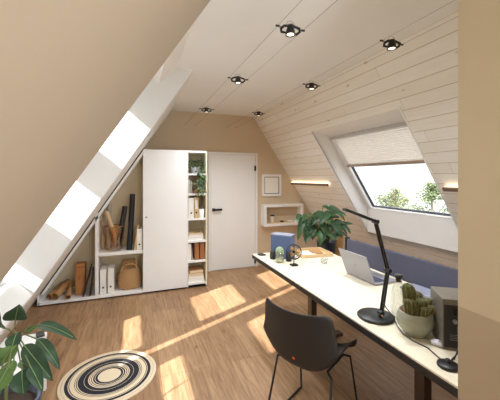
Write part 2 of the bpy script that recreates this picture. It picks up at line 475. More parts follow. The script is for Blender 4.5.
# left skylights: two columns, three rows, each with a roller blind drawn part way
def lquad(mb, x0, x1, y0, y1, d0, d1):
    a = [LP(x0, y0, d0), LP(x1, y0, d0), LP(x1, y0, d1), LP(x0, y0, d1)]
    dy = V((0, y1-y0, 0)); return mb.hexa(a+[p+dy for p in a])
wn = 1
def window_left(x0, x1, y0, y1, lit):
    """x0 lower edge, x1 upper edge (position up the slope); lit = the clear strip below the blind"""
    global wn
    wn += 1
    f = 0.03; fy = 0.04
    r = MB(); D0, D1 = 0.375, 0.445
    lquad(r, x0, x0+f, y0, y1, D0, D1); lquad(r, x1-f, x1, y0, y1, D0, D1)
    lquad(r, x0+f, x1-f, y0, y0+fy, D0, D1); lquad(r, x0+f, x1-f, y1-fy, y1, D0, D1)
    o = struct(r.build('window_%d' % wn, 'pvc'))
    g = MB(); lquad(g, x0+f, x1-f, y0+fy, y1-fy, 0.412, 0.418); g.build('pane', 'glass', o)
    b = MB()
    if lit[1] < x1-f: lquad(b, lit[1], x1-f, y0+fy, y1-fy, 0.390, 0.398)
    if lit[0] > x0+f: lquad(b, x0+f, lit[0], y0+fy, y1-fy, 0.390, 0.398)
    if b.v: b.build('roller_blind', 'pvc', o)
cA = (2.12, 3.10); cB = (1.06, 1.80)
for (y0, y1), lits in ((cA, ((-.08, .17), (-.495, -.262), (-.80, -.715))), (cB, ((.368, .37), (-.33, -.14), (-.667, -.595)))):
    for (x0, x1), lit in zip(((-.122, .40), (-.548, -.122), (-.93, -.548)), lits):
        window_left(x0, x1, y0, y1, lit)
# mullions between the columns, leaving one narrow fixed light
w = MB(); lquad(w, -.93, .40, 1.80, 1.965, 0.375, 0.445); lquad(w, -.93, .40, 2.08, 2.12, 0.375, 0.445); lquad(w, -.93, .40, YN, 1.06, 0.375, 0.445)
struct(w.build('trim_2', 'pvc'))
w = MB(); lquad(w, -.93, .40, 1.965, 2.08, 0.412, 0.418); struct(w.build('window_9', 'glass'))

# right slope, pine cladding, with the skylight opening
oy0, oy1, oxt, oxb = 2.13, 3.62, 2.26, 3.21
def rslab(x0, x1, y0, y1, th=0.2):
    a = [RP(x0, y0), RP(x1, y0), RP(x1, y0, th), RP(x0, y0, th)]
    dy = V((0, y1-y0, 0)); return a+[p+dy for p in a]
w = MB()
w.hexa(rslab(sr(HC), 3.78, 0.82, oy0)); w.hexa(rslab(sr(HC), 3.78, oy1, YB+0.2))
w.hexa(rslab(sr(HC), oxt, oy0, oy1, 0.02)); w.hexa(rslab(oxb, 3.78, oy0, oy1, 0.02))
struct(w.build('wall_right', 'pine'))
w = MB(); w.hexa(rslab(sr(HC), 3.78, YF-0.2, 0.82)); struct(w.build('wall_right', 'beige'))
# reveal lining: level head, upright apron, two cheeks
ZF = lambda x: CR+0.36-TR*x     # window plane, 20 cm out
w = MB()
w.prism([(oxt, 2.20), (2.545, 2.15), (2.56, 2.20), (oxt, 2.26)], 'y', oy0, oy1)
w.prism([(oxb, 0.775), (oxb, 1.135), (oxb+0.05, 1.135), (oxb+0.05, 0.70)], 'y', oy0, oy1)
ck = [(oxt, 2.20), (oxb, 0.775), (oxb, 1.135), (2.545, 2.15)]
w.prism(ck, 'y', oy0-0.004, oy0+0.006); w.prism(ck, 'y', oy1-0.006, oy1+0.004)
struct(w.build('trim_3', 'reveal'))
# white lining edge strips lying on the cladding round the opening
w = MB()
def rquad(mb, x0, x1, y0, y1, d0, d1):
    a = [RP(x0, y0, d0), RP(x1, y0, d0), RP(x1, y0, d1), RP(x0, y0, d1)]
    dy = V((0, y1-y0, 0)); return mb.hexa(a+[p+dy for p in a])
rquad(w, oxt-0.012, oxb+0.012, oy0-0.012, oy0+0.006, -0.005, 0.01); rquad(w, oxt-0.012, oxb+0.012, oy1-0.006, oy1+0.012, -0.005, 0.01)
struct(w.build('trim_4', 'reveal'))
# fixed frame, sash, pane, blind
r = MB()
fx0, fx1, fy0, fy1 = 2.365, 3.085, oy0, 3.615
def ring(mb, x0, x1, y0, y1, fx, fy, d0, d1):
    rquad(mb, x0, x0+fx, y0, y1, d0, d1); rquad(mb, x1-fx, x1, y0, y1, d0, d1)
    rquad(mb, x0+fx, x1-fx, y0, y0+fy, d0, d1); rquad(mb, x0+fx, x1-fx, y1-fy, y1, d0, d1)
ring(r, fx0-0.02, fx1+0.02, fy0-0.04, fy1+0.04, 0.045, 0.085, 0.20, 0.30)
win = struct(r.build('window_1', 'pvc'))
r = MB(); ring(r, fx0+0.02, fx1-0.015, fy0+0.035, fy1-0.035, 0.024, 0.045, 0.19, 0.26); r.build('window_frame', 'pvc', win, bevel=0.004)
r = MB(); ring(r, fx0+0.042, fx1-0.037, fy0+0.078, fy1-0.078, 0.004, 0.006, 0.225, 0.262); r.build('gasket', 'rubber', win)
g = MB(); rquad(g, fx0+0.044, fx1-0.039, fy0+0.08, fy1-0.08, 0.240, 0.246); g.build('pane', 'glass', win)
# pleated blind
P = []; n = 34; bx0, bx1 = fx0+0.03, 2.635
for i in range(n+1):
    x = bx0+(bx1-bx0)*i/n; d = 0.200 + (0.012 if i % 2 else 0)
    P.append([RP(x, fy0+0.06, d), RP(x, fy1-0.055, d)])
b = MB(); b.grid(P, smooth=False); bl = b.build('pleated_blind', 'blind', win, solid=0.001)
b = MB(); rquad(b, bx1-0.002, bx1+0.016, fy0+0.055, fy1-0.05, 0.186, 0.214); b.build('bottom_bar', 'bar', bl)
b = MB(); rquad(b, bx0-0.018, bx0+0.002, fy0+0.05, fy1-0.045, 0.175, 0.214); b.build('top_rail', 'rail', bl)

# near partition on the right
PX, PY = 1.10, 0.776
w = box((PX, YF, 1.10), (sr(1.1)+1.0, PY, HC)); w2 = box((PX, YF, 0), (sr(0)+0.2, PY, 1.10))
pw = MB(); pw.prism([(PX, 1.10), (sr(1.10), 1.10), (sr(HC), HC), (PX, HC)], 'y', 0.0, PY)
struct(pw.build('wall_partition', 'beige_part'))
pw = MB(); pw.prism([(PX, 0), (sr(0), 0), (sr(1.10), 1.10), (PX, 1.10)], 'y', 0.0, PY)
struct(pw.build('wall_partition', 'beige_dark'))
# rear gable window, unseen, added to bring in fill light
r = MB()
for a, b_ in (((0.35, YF-0.1, 0.5), (2.15, YF-0.04, 0.56)), ((0.35, YF-0.1, 2.29), (2.15, YF-0.04, 2.35)),
              ((0.35, YF-0.1, 0.56), (0.41, YF-0.04, 2.29)), ((2.09, YF-0.1, 0.56), (2.15, YF-0.04, 2.29)), ((1.22, YF-0.1, 0.56), (1.28, YF-0.04, 2.29))):
    r.box(a, b_)
wf = struct(r.build('window_8', 'pvc'))
box((0.41, YF-0.075, 0.56), (2.09, YF-0.069, 2.29)).build('pane', 'glass', wf)

# ------------------------------------------------------------------ door
d = struct(box((1.19, YB-0.022, 0.005), (1.99, YB+0.0, 1.965)).build('door_1', 'door', bevel=0.003))
fr = MB(); fr.box((1.150, YB-0.030, 0), (1.186, YB, 2.005)); fr.box((1.994, YB-0.030, 0), (2.035, YB, 2.005)); fr.box((1.186, YB-0.030, 1.969), (1.994, YB, 2.005))
fr.build('door_frame', 'door', d, bevel=0.002)
h = MB(); h.box((1.215, YB-0.032, 1.005), (1.262, YB-0.022, 1.055)); h.tube([(1.238, YB-0.03, 1.03), (1.238, YB-0.068, 1.03)], 0.012)
h.box((1.226, YB-0.078, 1.014), (1.375, YB-0.062, 1.050)); h.build('door_handle', 'black', d, bevel=0.003)
for z in (1.69, 0.06):
    box((1.975, YB-0.046, z), (2.0, YB-0.022, z+0.09)).build('hinge', 'black', d)

# ------------------------------------------------------------------ cabinets
CY0, CY1 = 4.36, 5.04
t = 0.022
# sloped open unit
def slx(z): return 0.098+(z-1.959)/1.53+0.02        # inner face line of slanted side
u = thing('sloped_shelf_unit', 'white open shelf unit cut to the slope, three cubbies', 'shelf unit', (-0.5, 4.7, 0))
b = MB()
b.box((-1.10, CY0, 0.02), (0.098, CY1, 0.055))
b.build('bottom_board', 'white', u, bevel=0.002)
b = MB(); b.hexa([(-1.105, CY0, 0.02), (-1.105+t, CY0, 0.02), (-1.105+t, CY1, 0.02), (-1.105, CY1, 0.02), (-1.105, CY0, slz := 0.15), (-1.105+t, CY0, slz), (-1.105+t, CY1, slz), (-1.105, CY1, slz)])
b.build('side_panel', 'white', u)
b = MB(); b.prism([(-1.0696, 0.15), (0.094, 1.925), (0.098, 1.925), (0.098, 1.873), (-1.0316, 0.15)], 'y', CY0, CY1)
b.build('slanted_panel', 'white', u, bevel=0.002)
box((-0.479, CY0, 0.055), (-0.440, CY1, 1.12)).build('divider', 'white', u, bevel=0.002)
box((-0.440, CY0, 0.555), (0.098, CY1, 0.592)).build('shelf', 'white', u, bevel=0.002)
b = MB(); b.prism([(-1.08, 0.055), (-0.479, 0.055), (-0.479, 1.07), (-1.08, 0.16)], 'y', CY0+0.46, CY0+0.47)
b.prism([(-0.440, 0.055), (0.098, 0.055), (0.098, 1.90), (-0.440, 1.10)], 'y', CY0+0.42, CY0+0.43)
b.build('back_panel', 'lining', u)
box((-1.10, CY0+0.03, 0), (0.098, CY0+0.05, 0.02)).build('plinth', 'gap', u)
# tall unit with one door
u = thing('tall_cabinet', 'tall white cabinet with one plain full height door', 'cabinet', (0.4, 4.7, 0))
b = MB(); b.box((0.100, CY0+0.02, 0.02), (0.690, CY1, 1.955)); b.build('body', 'white', u)
dd = box((0.101, CY0-0.002, 0.025), (0.689, CY0+0.018, 1.95)).build('door', 'white', u, bevel=0.002)
MB().lathe([(0.012, 0), (0.012, 0.004), (0.006, 0.006)], (0, 0, 0), 14).build('lock', 'greybar', dd, world=False)
lk = [c for c in dd.children][0]; lk.rotation_euler = (PI/2, 0, 0); lk.location = (0.142-0.4, CY0-0.003-4.7, 1.035)
box((0.10, CY0+0.03, 0), (0.69, CY0+0.05, 0.02)).build('plinth', 'gap', u)
# narrow shelf tower
nx0, nx1 = 0.692, 0.976
u = thing('narrow_shelf_tower', 'narrow white open shelf tower between tall cabinet and door', 'shelf unit', (0.83, 4.7, 0))
box((nx0, CY0, 0.02), (nx0+0.014, CY1, 1.955)).build('side_panel', 'white', u)
box((nx1-0.020, CY0, 0.02), (nx1, CY1, 1.955)).build('side_panel', 'cream', u)
box((nx0+0.014, CY0, 1.925), (nx1-0.020, CY1, 1.955)).build('top_board', 'white', u)
SH = [0.045, 0.360, 0.645, 0.962, 1.318, 1.605]
for z in SH:
    box((nx0+0.014, CY0+0.002, z), (nx1-0.020, CY0+0.33, z+0.025)).build('shelf', 'white', u)
box((nx0+0.014, CY0+0.33, 0.045), (nx1-0.020, CY0+0.34, 1.925)).build('back_panel', 'olive', u)
box((nx0, CY0+0.03, 0), (nx1, CY0+0.05, 0.02)).build('plinth', 'gap', u)
SH = [z+0.025 for z in SH]
# black strip painted in for the shade of the gap between slope and cabinet
b = MB(); a0 = LP(-1.165, CY0+0.01); 
b.hexa([LP(-1.12, CY0+0.02, -0.001), LP(0.11, CY0+0.02, -0.001), LP(0.11, CY0+0.02, -0.012), LP(-1.12, CY0+0.02, -0.012),
        LP(-1.12, CY1, -0.001), LP(0.11, CY1, -0.001), LP(0.11, CY1, -0.012), LP(-1.12, CY1, -0.012)])
struct(b.build('gap_shade_strip', 'gap'))

# ------------------------------------------------------------------ things in the shelves
def paper_roll(name, label, p0, p1, r, m, group):
    p0, p1 = V(p0), V(p1)
    o = MB(); o.tube([p0, p1], r, 16, cap=False)
    o.tube([p0, p1], r*0.86, 16, cap=False)
    dd = (p1-p0).normalized()
    o.tube([p0, p0+dd*0.001], [r, r*0.86], 16, cap=False)
    o.tube([p1-dd*0.001, p1], [r*0.86, r], 16, cap=False)
    ob = o.build(name, m, fix=False); return tag(ob, label, 'paper roll', group)
G = 'rolled papers in the sloped shelf unit'
Z0 = 0.056
paper_roll('paper_roll', 'wide brown kraft roll lying at front with its dark open end', (-0.925, 4.38, Z0+0.045), (-0.835, 4.70, Z0+0.115), 0.044, 'kraft', G)
paper_roll('paper_roll', 'brown kraft roll at the far left against slanted side', (-0.995, 4.42, Z0+0.036), (-0.93, 4.76, Z0+0.06), 0.033, 'kraft', G)
paper_roll('paper_roll', 'slim brown kraft roll right of the wide one, sticking out', (-0.775, 4.33, Z0+0.034), (-0.80, 4.70, Z0+0.10), 0.030, 'kraft', G)
o = thing('wooden_box', 'upright orange brown wooden case standing in the triangular cubby', 'box', (-0.66, 4.52, Z0))
box((-0.715, 4.46, Z0), (-0.608, 4.60, Z0+0.40)).build('body', 'orangewood', o, bevel=0.006)
box((-0.712, 4.454, Z0+0.35), (-0.611, 4.462, Z0+0.37)).build('band', 'brownbook', o)
box((-0.685, 4.452, Z0+0.20), (-0.66, 4.462, Z0+0.25)).build('clasp', 'brownbook', o)
for k, (x, lb) in enumerate(((-0.617, 'thin black folder leaning in triangular cubby, left one of pair'), (-0.538, 'thin black folder leaning against divider, right one of pair'))):
    b = MB(); b.box((x-0.009, 4.37, Z0+0.004), (x+0.009, 4.44, Z0+(0.36 if k else 0.41)), rot=(0, 0.10 if k else 0.24, 0), piv=(x, 4.5, Z0+0.004))
    tag(b.build('black_folder', 'blackroll', bevel=0.003), lb, 'folder', 'black folders by the wooden case')
# amber vase with rolls
zs = 0.592
o = thing('amber_vase', 'amber glass waste basket holding tall paper rolls', 'vase', (-0.26, 4.50, zs))
b = MB(); b.lathe([(0.085, 0.0), (0.105, 0.06), (0.125, 0.32), (0.132, 0.33), (0.128, 0.31), (0.10, 0.02), (0.0, 0.012)], (-0.26, 4.50, zs), 24, cap=False)
b.build('bowl', 'amber', o)
MB().tube([(-0.26+0.13*math.cos(a*PI/12), 4.50+0.13*math.sin(a*PI/12), zs+0.33) for a in range(25)], 0.004, 6, cap=False).build('rim', 'orangewood', o)
G2 = 'tall paper rolls standing in and beside the amber vase'
paper_roll('paper_roll', 'pale peach roll leaning left out of amber vase', (-0.20, 4.50, zs+0.02), (-0.352, 4.46, zs+0.53), 0.024, 'kraft_light', G2)
paper_roll('paper_roll', 'grey roll upright at the back of amber vase', (-0.32, 4.55, zs+0.02), (-0.33, 4.58, zs+0.72), 0.030, 'greyroll', G2)
paper_roll('paper_roll', 'thick black roll leaning right in amber vase', (-0.215, 4.47, zs+0.02), (-0.125, 4.46, zs+0.59), 0.034, 'blackroll', G2)
paper_roll('paper_roll', 'tallest black roll standing right of amber vase', (-0.072, 4.46, zs+0.0), (-0.03, 4.55, zs+0.75), 0.036, 'blackroll', G2)
paper_roll('paper_roll', 'thin pale roll beside divider at left of amber vase', (-0.41, 4.62, zs+0.01), (-0.425, 4.66, zs+0.40), 0.014, 'kraft_light', G2)
tag(MB().box((-0.012, 4.40, zs), (0.006, 4.46, zs+0.34), rot=(0, 0.13, 0), piv=(0, 4.43, zs)).build('wooden_ruler', 'gourd'), 'thin yellow wooden stick leaning between black roll and binder', 'ruler')
GB = 'ring binders in the shelves'
def binder(x0, y0, z0, wd, hh, dp, m, label, tilt=0.0):
    o = thing('ring_binder', label, 'binder', (x0+wd/2, y0+dp/2, z0), GB)
    pv = (x0, y0, z0)
    MB().box((x0, y0, z0), (x0+wd, y0+dp, z0+hh), rot=(0, tilt, 0), piv=pv).build('cover', m, o, bevel=0.003)
    b = MB(); b.tube([(x0+wd/2, y0+0.001, z0+hh*0.27), (x0+wd/2, y0-0.003, z0+hh*0.27)], 0.012 if wd > 0.05 else 0.008, 12); b.build('finger_hole', 'gap', o)
    box((x0+wd*0.22, y0-0.0015, z0+hh*0.45), (x0+wd*0.78, y0+0.001, z0+hh*0.88)).build('spine_label', 'paper', o)
    return o
binder(0.022, 4.39, zs, 0.070, 0.285, 0.25, 'binder', 'pale binder at right end of upper cubby')
binder(-0.425, 4.39, Z0, 0.075, 0.315, 0.27, 'binder', 'white binder beside divider in lower cubby, left one of pair')
binder(-0.335, 4.39, Z0, 0.075, 0.325, 0.27, 'binder', 'white binder beside wicker basket, right one of pair')
# wicker basket bag
o = thing('wicker_basket', 'tan wicker basket with lid flap and looped handle', 'basket', (-0.07, 4.53, Z0))
def oval(prof, c, ax, ay, n=28):
    mb = MB(); vs = []; fs = []
    for (r, z) in prof:
        for j in range(n):
            a = 2*PI*j/n; vs.append((c[0]+ax*r*math.cos(a), c[1]+ay*r*math.sin(a), c[2]+z))
    for i in range(len(prof)-1):
        for j in range(n):
            a, b = i*n+j, i*n+(j+1) % n; fs.append((a, b, b+n, a+n))
    mb.add(vs, fs, True); return mb
oval([(0, 0.005), (0.80, 0.0), (0.98, 0.03), (1.0, 0.10), (0.93, 0.19), (0.76, 0.265), (0.70, 0.285), (0.66, 0.28), (0.74, 0.24), (0.85, 0.15)], (-0.07, 4.53, Z0), 0.150, 0.115).build('body', 'wicker', o)
oval([(0.85, 0.15), (0.0, 0.15)], (-0.07, 4.53, Z0), 0.150, 0.115).build('lining', 'gap', o)  # black disc and collar paint the shade inside the open basket
oval([(0.74, 0.24), (0.845, 0.155)], (-0.07, 4.53, Z0), 0.149, 0.114).build('lining', 'gap', o, fix=False)
for yy_, hh_ in ((4.452, 0.085), (4.60, 0.10)):
    MB().tube([(-0.07+0.098*math.cos(a), yy_, Z0+0.262+hh_*math.sin(a)) for a in [PI*i/14 for i in range(15)]], 0.0085, 8).build('handle', 'wicker_pale', o)
MB().box((-0.15, 4.605, Z0+0.29), (0.01, 4.63, Z0+0.375), rot=(-0.2, 0, 0)).build('lid', 'wicker', o, bevel=0.006)

# narrow tower contents (y front 4.38)
tx0, tx1 = 0.710, 0.954
# row with trailing plant
o = thing('trailing_plant', 'leafy trailing pothos in white pot on top tower shelf', 'plant', (0.83, 4.50, SH[5]))
MB().lathe([(0.045, 0), (0.065, 0.09), (0.066, 0.10), (0.058, 0.10), (0.05, 0.02)], (0.83, 4.50, SH[5]), 20).build('pot', 'mouse', o)
b = MB(); b2 = MB(); st = MB()
rr = random.Random(3)
for k in range(120):
    a = rr.uniform(0, 2*PI); q = rr.random()
    x = 0.83+0.10*math.cos(a)*q**.5; y = 4.44+0.07*math.sin(a); z = SH[5]+0.10+0.12*rr.random()-0.04*q
    dd = V((math.cos(a), math.sin(a)-0.6, rr.uniform(-0.8, 0.3))).normalized()*rr.uniform(0.025, 0.045)
    p = V((min(max(x, 0.735), 0.93), y, z)); (b if k % 3 else b2).leaf(p, p+dd, 0.026, up=(0, -0.4, 1), n=4)
for k in range(95):                       # trailing curtain in front of the shelf below
    x = rr.gauss(0.885, 0.035); z = SH[5]+0.05-rr.random()**0.8*0.36; x = min(max(x, 0.79), 0.985)
    p = V((x, 4.335-rr.random()*0.03, z)); dd = V((rr.uniform(-1, 1), -0.5, rr.uniform(-1, 0.1))).normalized()*rr.uniform(0.025, 0.045)
    (b if k % 3 else b2).leaf(p, p+dd, 0.028, up=(0, -1, 0.3), n=4)
for k in range(6):
    x = 0.82+0.025*k; st.tube([(0.83, 4.48, SH[5]+0.11), (x, 4.38, SH[5]+0.12), (x+0.01, 4.325, SH[5]+0.0), (x+0.005, 4.325, SH[5]-0.28+0.03*k)], 0.0025, 5)
b.build('foliage', 'leaf', o, fix=False); b2.build('new_foliage', 'leaf2', o, fix=False); st.build('vine', 'stem', o)
GK = 'books on the tower shelves'
def book(x0, x1, z0, h, m, label, y0=4.40, dp=0.19, tilt=0.0, name='book', page=True, grp=GK):
    o = thing(name, label, 'book', ((x0+x1)/2, y0+dp/2, z0), grp)
    MB().box((x0, y0, z0), (x1, y0+dp, z0+h), rot=(0, tilt, 0), piv=(x1, y0, z0)).build('cover', m, o, bevel=0.003)
    if page: MB().box((x0+0.004, y0+0.008, z0+h-0.002), (x1-0.004, y0+dp-0.003, z0+h+0.002), rot=(0, tilt, 0), piv=(x1, y0, z0)).build('pages', 'page', o)
    return o
book(0.712, 0.742, SH[4], 0.20, 'greybook', 'grey cloth book at left under the trailing plant')
book(0.744, 0.768, SH[4], 0.18, 'greybook', 'slimmer grey book beside terracotta dish under trailing plant')
o = thing('terracotta_dish', 'small terracotta bowl on shelf under trailing plant', 'bowl', (0.83, 4.46, SH[4]))
MB().lathe([(0.03, 0), (0.048, 0.05), (0.052, 0.055), (0.046, 0.05), (0.0, 0.03)], (0.83, 4.46, SH[4]), 20).build('bowl', 'terracotta', o)
o = thing('gourd', 'round pale yellow gourd beside terracotta bowl', 'gourd', (0.915, 4.42, SH[4]))
MB().ball((0.915, 4.42, SH[4]+0.036), 0.038, sc=(1, 1, 0.95)).build('body', 'gourd', o)
MB().tube([(0.915, 4.42, SH[4]+0.068), (0.918, 4.42, SH[4]+0.082)], 0.004).build('stalk', 'stem', o)
binder(0.714, 4.38, SH[3], 0.075, 0.29, 0.26, 'binder', 'white binder at left on tower shelf at door handle height')
binder(0.796, 4.38, SH[3], 0.060, 0.30, 0.26, 'tanbinder', 'tan binder beside the white one in tower')
o = thing('pen_cup', 'white cup of pens and scissors beside tan binder', 'cup', (0.905, 4.41, SH[3]))
MB().lathe([(0.034, 0), (0.040, 0.13), (0.037, 0.13), (0.032, 0.01)], (0.905, 4.41, SH[3]), 20).build('cup', 'white', o)
for k, (dx, m) in enumerate(((-0.018, 'blackroll'), (0.0, 'greybar'), (0.015, 'mouse'))):
    MB().tube([(0.905+dx*0.4, 4.41, SH[3]+0.02), (0.905+dx*1.6, 4.41, SH[3]+0.19-0.02*k)], 0.006, 6).build('pen', m, o)
GS = 'stacked books lying on the tower shelves'
def flatbook(x0, x1, z0, h, m, label, rz=0.0, y0=4.385, dp=0.22):
    o = thing('lying_book', label, 'book', ((x0+x1)/2, y0+dp/2, z0), GS)
    c = ((x0+x1)/2, y0+dp/2, z0+h/2)
    MB().box((x0, y0, z0), (x1, y0+dp, z0+0.004), rot=(0, 0, rz), piv=c).box((x0, y0, z0+h-0.004), (x1, y0+dp, z0+h), rot=(0, 0, rz), piv=c).box((x0, y0, z0+.004), (x0+0.005, y0+dp, z0+h-0.004), rot=(0, 0, rz), piv=c).build('cover', m, o)
    MB().box((x0+0.005, y0+0.004, z0+0.004), (x1-0.004, y0+dp-0.004, z0+h-0.004), rot=(0, 0, rz), piv=c).build('pages', 'page' if m != 'binder' else 'paper', o)
z = SH[2]
flatbook(0.712, 0.93, z, 0.052, 'binder', 'thick white book at bottom of the upper lying stack')
flatbook(0.715, 0.925, z+0.0525, 0.032, 'binder', 'white book in the middle of the upper lying stack', 0.03)
flatbook(0.722, 0.92, z+0.085, 0.022, 'tanbinder', 'thin tan book on top of the upper lying stack', -0.06)
tag(MB().tube([(0.80, 4.41, z+0.111), (0.89, 4.43, z+0.111)], 0.005, 8).build('pen', 'blackroll'), 'black pen on the upper lying stack of books', 'pen')
z = SH[1]
book(0.712, 0.752, z, 0.235, 'binder', 'white book at left beside the brown books', tilt=-0.0)
book(0.757, 0.778, z, 0.20, 'greybook', 'slim grey book between white and brown books', tilt=-0.07)
book(0.805, 0.868, z, 0.225, 'brownbook', 'brown leather book, left one of the brown pair')
book(0.884, 0.945, z, 0.235, 'brownbook', 'brown leather book beside the right tower side')
z = SH[0]
flatbook(0.712, 0.94, z, 0.050, 'binder', 'white book at very bottom of the lowest tower stack')
flatbook(0.714, 0.935, z+0.0505, 0.045, 'binder', 'white book second from bottom in the lowest tower stack', 0.02)
flatbook(0.716, 0.93, z+0.096, 0.035, 'tanbinder', 'cream book under the brown top of lowest stack', -0.02)
flatbook(0.722, 0.925, z+0.1315, 0.040, 'kraft', 'brown book on top of the lowest tower stack', 0.05)

# ------------------------------------------------------------------ back wall: print and wall shelf
o = thing('picture_frame', 'small white framed print with thin grey border line', 'picture frame', (2.31, YB-0.02, 1.435))
b = MB()
for a, c in (((2.122, YB-0.04, 1.238), (2.165, YB, 1.63)), ((2.457, YB-0.04, 1.238), (2.50, YB, 1.63)), ((2.165, YB-0.04, 1.587), (2.457, YB, 1.63)), ((2.165, YB-0.04, 1.238), (2.457, YB, 1.281))): b.box(a, c)
b.build('frame', 'white', o, bevel=0.003)
box((2.165, YB-0.024, 1.281), (2.457, YB-0.004, 1.587)).build('print', 'mat_board', o)
b = MB()
for a, c in (((2.166, YB-0.027, 1.282), (2.178, YB-0.024, 1.586)), ((2.446, YB-0.027, 1.282), (2.456, YB-0.024, 1.586)), ((2.176, YB-0.027, 1.576), (2.446, YB-0.024, 1.586)), ((2.176, YB-0.027, 1.282), (2.446, YB-0.024, 1.292))): b.box(a, c)
b.build('border_line', 'rubber', o)
o = thing('wall_box_shelf', 'white rectangular box shelf hung on the beige wall', 'wall shelf', (2.49, YB-0.09, 0.9))
x0, x1, z0, z1, yy = 2.105, 2.885, 0.715, 1.095, YB-0.17
b = MB()
for a, c in (((x0, yy, z0), (x0+0.045, YB, z1)), ((x1-0.045, yy, z0), (x1, YB, z1)), ((x0+0.045, yy, z1-0.045), (x1-0.045, YB, z1)), ((x0+0.045, yy, z0), (x1-0.045, YB, z0+0.045))): b.box(a, c)
b.build('box_frame', 'white', o, bevel=0.003)
box((x0+0.045, YB-0.015, z0+0.045), (x1-0.045, YB-0.002, z1-0.045)).build('back_panel', 'beige', o)
box((x0+0.10, yy+0.01, z0+0.045), (x1-0.10, YB-0.02, z0+0.06)).build('inlay_board', 'beigeshelf', o)
zz = z0+0.061
o = thing('takeaway_cup', 'paper coffee cup with black lid in the box shelf', 'cup', (2.29, YB-0.10, zz))
MB().lathe([(0.030, 0), (0.042, 0.115)], (2.29, YB-0.10, zz), 20).build('cup', 'cup', o)
MB().lathe([(0.044, 0.112), (0.045, 0.120), (0.038, 0.122), (0.036, 0.138)], (2.29, YB-0.10, zz), 20).build('lid', 'black', o)
tag(MB().box((2.44, YB-0.13, zz), (2.51, YB-0.08, zz+0.022), rot=(0, 0, 0.4)).build('wallet', 'blackroll', bevel=0.005), 'small dark wallet beside the coffee cup in box shelf', 'wallet')
tag(MB().box((2.60, YB-0.14, zz), (2.76, YB-0.05, zz+0.018), rot=(0, 0, -0.1)).build('notepad', 'paper', bevel=0.002), 'white notepad at right end of the box shelf', 'notepad')

# ------------------------------------------------------------------ LED bars on the cladding
for (ya, yb, lb) in ((3.86, 5.03, 'long slim lit LED wall bar on pine cladding near back wall'), (0.95, 2.04, 'slim lit LED wall bar on pine cladding beside the partition')):
    xs = 2.735
    o = thing('wall_light_bar', lb, 'wall light', RP(xs, (ya+yb)/2, -0.03), 'LED wall bars')
    b = MB(); rquad(b, xs-0.010, xs+0.010, ya, yb, -0.060, -0.034); b.build('housing', 'brownbar', o, bevel=0.002)
    b = MB(); rquad(b, xs-0.010, xs+0.010, ya+0.01, yb-0.01, -0.0335, -0.026); b.build('led_strip', 'led', o)
    b = MB(); [rquad(b, xs-0.006, xs+0.006, y, y+0.03, -0.031, 0.0) for y in (ya+0.15, yb-0.18)]; b.build('bracket', 'brownbar', o)

# ------------------------------------------------------------------ high wire spots
ZW = 2.44
for k, xc in enumerate((0.85, 1.555)):
    for s, sd in ((-1, 'left'), (1, 'right')):
        x = xc+s*0.082
        row = 'left' if k == 0 else 'right'
        o = thing('cable_wire', 'thin steel wire, %s one carrying the %s row of spots' % (sd, row), 'wire', (x, 2.5, ZW), 'wires carrying the ceiling spots')
        MB().tube([(x, PY-2.9, ZW), (x, YB-0.001, ZW)], 0.0013, 5).build('wire', 'wire', o)
        MB().tube([(x, YB, ZW), (x, YB-0.10, ZW)], 0.004, 8).build('tensioner', 'greybar', o)
def make_spot():
    r = thing('wire_spotlight', '', 'spotlight', (0, 0, 0), 'black spotlights on the ceiling wires')
    for s in (-1, 1):
        c = MB(); c.tube([(s*0.045, 0, 0), (s*0.078, 0, 0)], 0.003, 6); c.build('arm', 'greybar', r, world=False)
        c = MB(); c.tube([(s*0.072, 0, 0), (s*0.094, 0, 0)], 0.006, 8); c.build('clamp', 'blackplastic', r, world=False)
        L = MB(); L.tube([(s*0.008, -0.012, 0.008), (s*0.05, -0.016, -0.002), (s*0.062, 0, -0.012), (s*0.05, 0.016, -0.022), (s*0.012, 0.01, -0.026), (s*0.008, -0.012, 0.008)], 0.0078, 8, cap=False)
        L.build('side_loop', 'blackplastic', r, world=False)
    MB().lathe([(0.0, 0.022), (0.018, 0.018), (0.021, 0.0), (0.026, -0.018), (0.026, -0.026)], (0, 0, 0), 18).build('hub', 'blackplastic', r, world=False)
    MB().lathe([(0.025, -0.026), (0.030, -0.040), (0.027, -0.040), (0.021, -0.028)], (0, 0, 0), 20, cap=False).build('reflector', 'blackplastic', r, world=False)
    MB().lathe([(0.0, -0.036), (0.021, -0.037)], (0, 0, 0), 20).build('bulb', 'bulb', r, world=False)
    L = MB(); L.tube([(-0.03, 0, 0.01), (-0.02, 0, 0.035), (0, 0, 0.042), (0.02, 0, 0.035), (0.03, 0, 0.01)], 0.0015, 5); L.build('spring_wire', 'wire', r, world=False)
    return r
spot = make_spot()
SP = [(0.85, 1.59, 'nearest black wire spotlight on the left row'), (0.85, 2.56, 'middle black wire spotlight on the left row'), (0.85, 3.83, 'farthest black wire spotlight on the left row'),
      (1.555, 1.53, 'nearest black wire spotlight on the right row'), (1.555, 2.49, 'middle black wire spotlight on the right row'), (1.555, 3.81, 'farthest black wire spotlight on the right row')]
for i, (x, y, lb) in enumerate(SP):
    o = spot if i == 0 else copy_tree(spot)
    o.location = (x, y, ZW); o['label'] = lb; o.rotation_euler = (0.0, 0, 0.0)
    ld = bpy.data.lights.new('spot_glow', 'SPOT'); ld.energy = 46; ld.spot_size = 2.7; ld.spot_blend = 1.0; ld.color = (0.90, 0.95, 1.0); ld.shadow_soft_size = 0.10
    lo = bpy.data.objects.new('spot_glow', ld); COL.objects.link(lo); lo.location = (x, y, ZW-0.05)

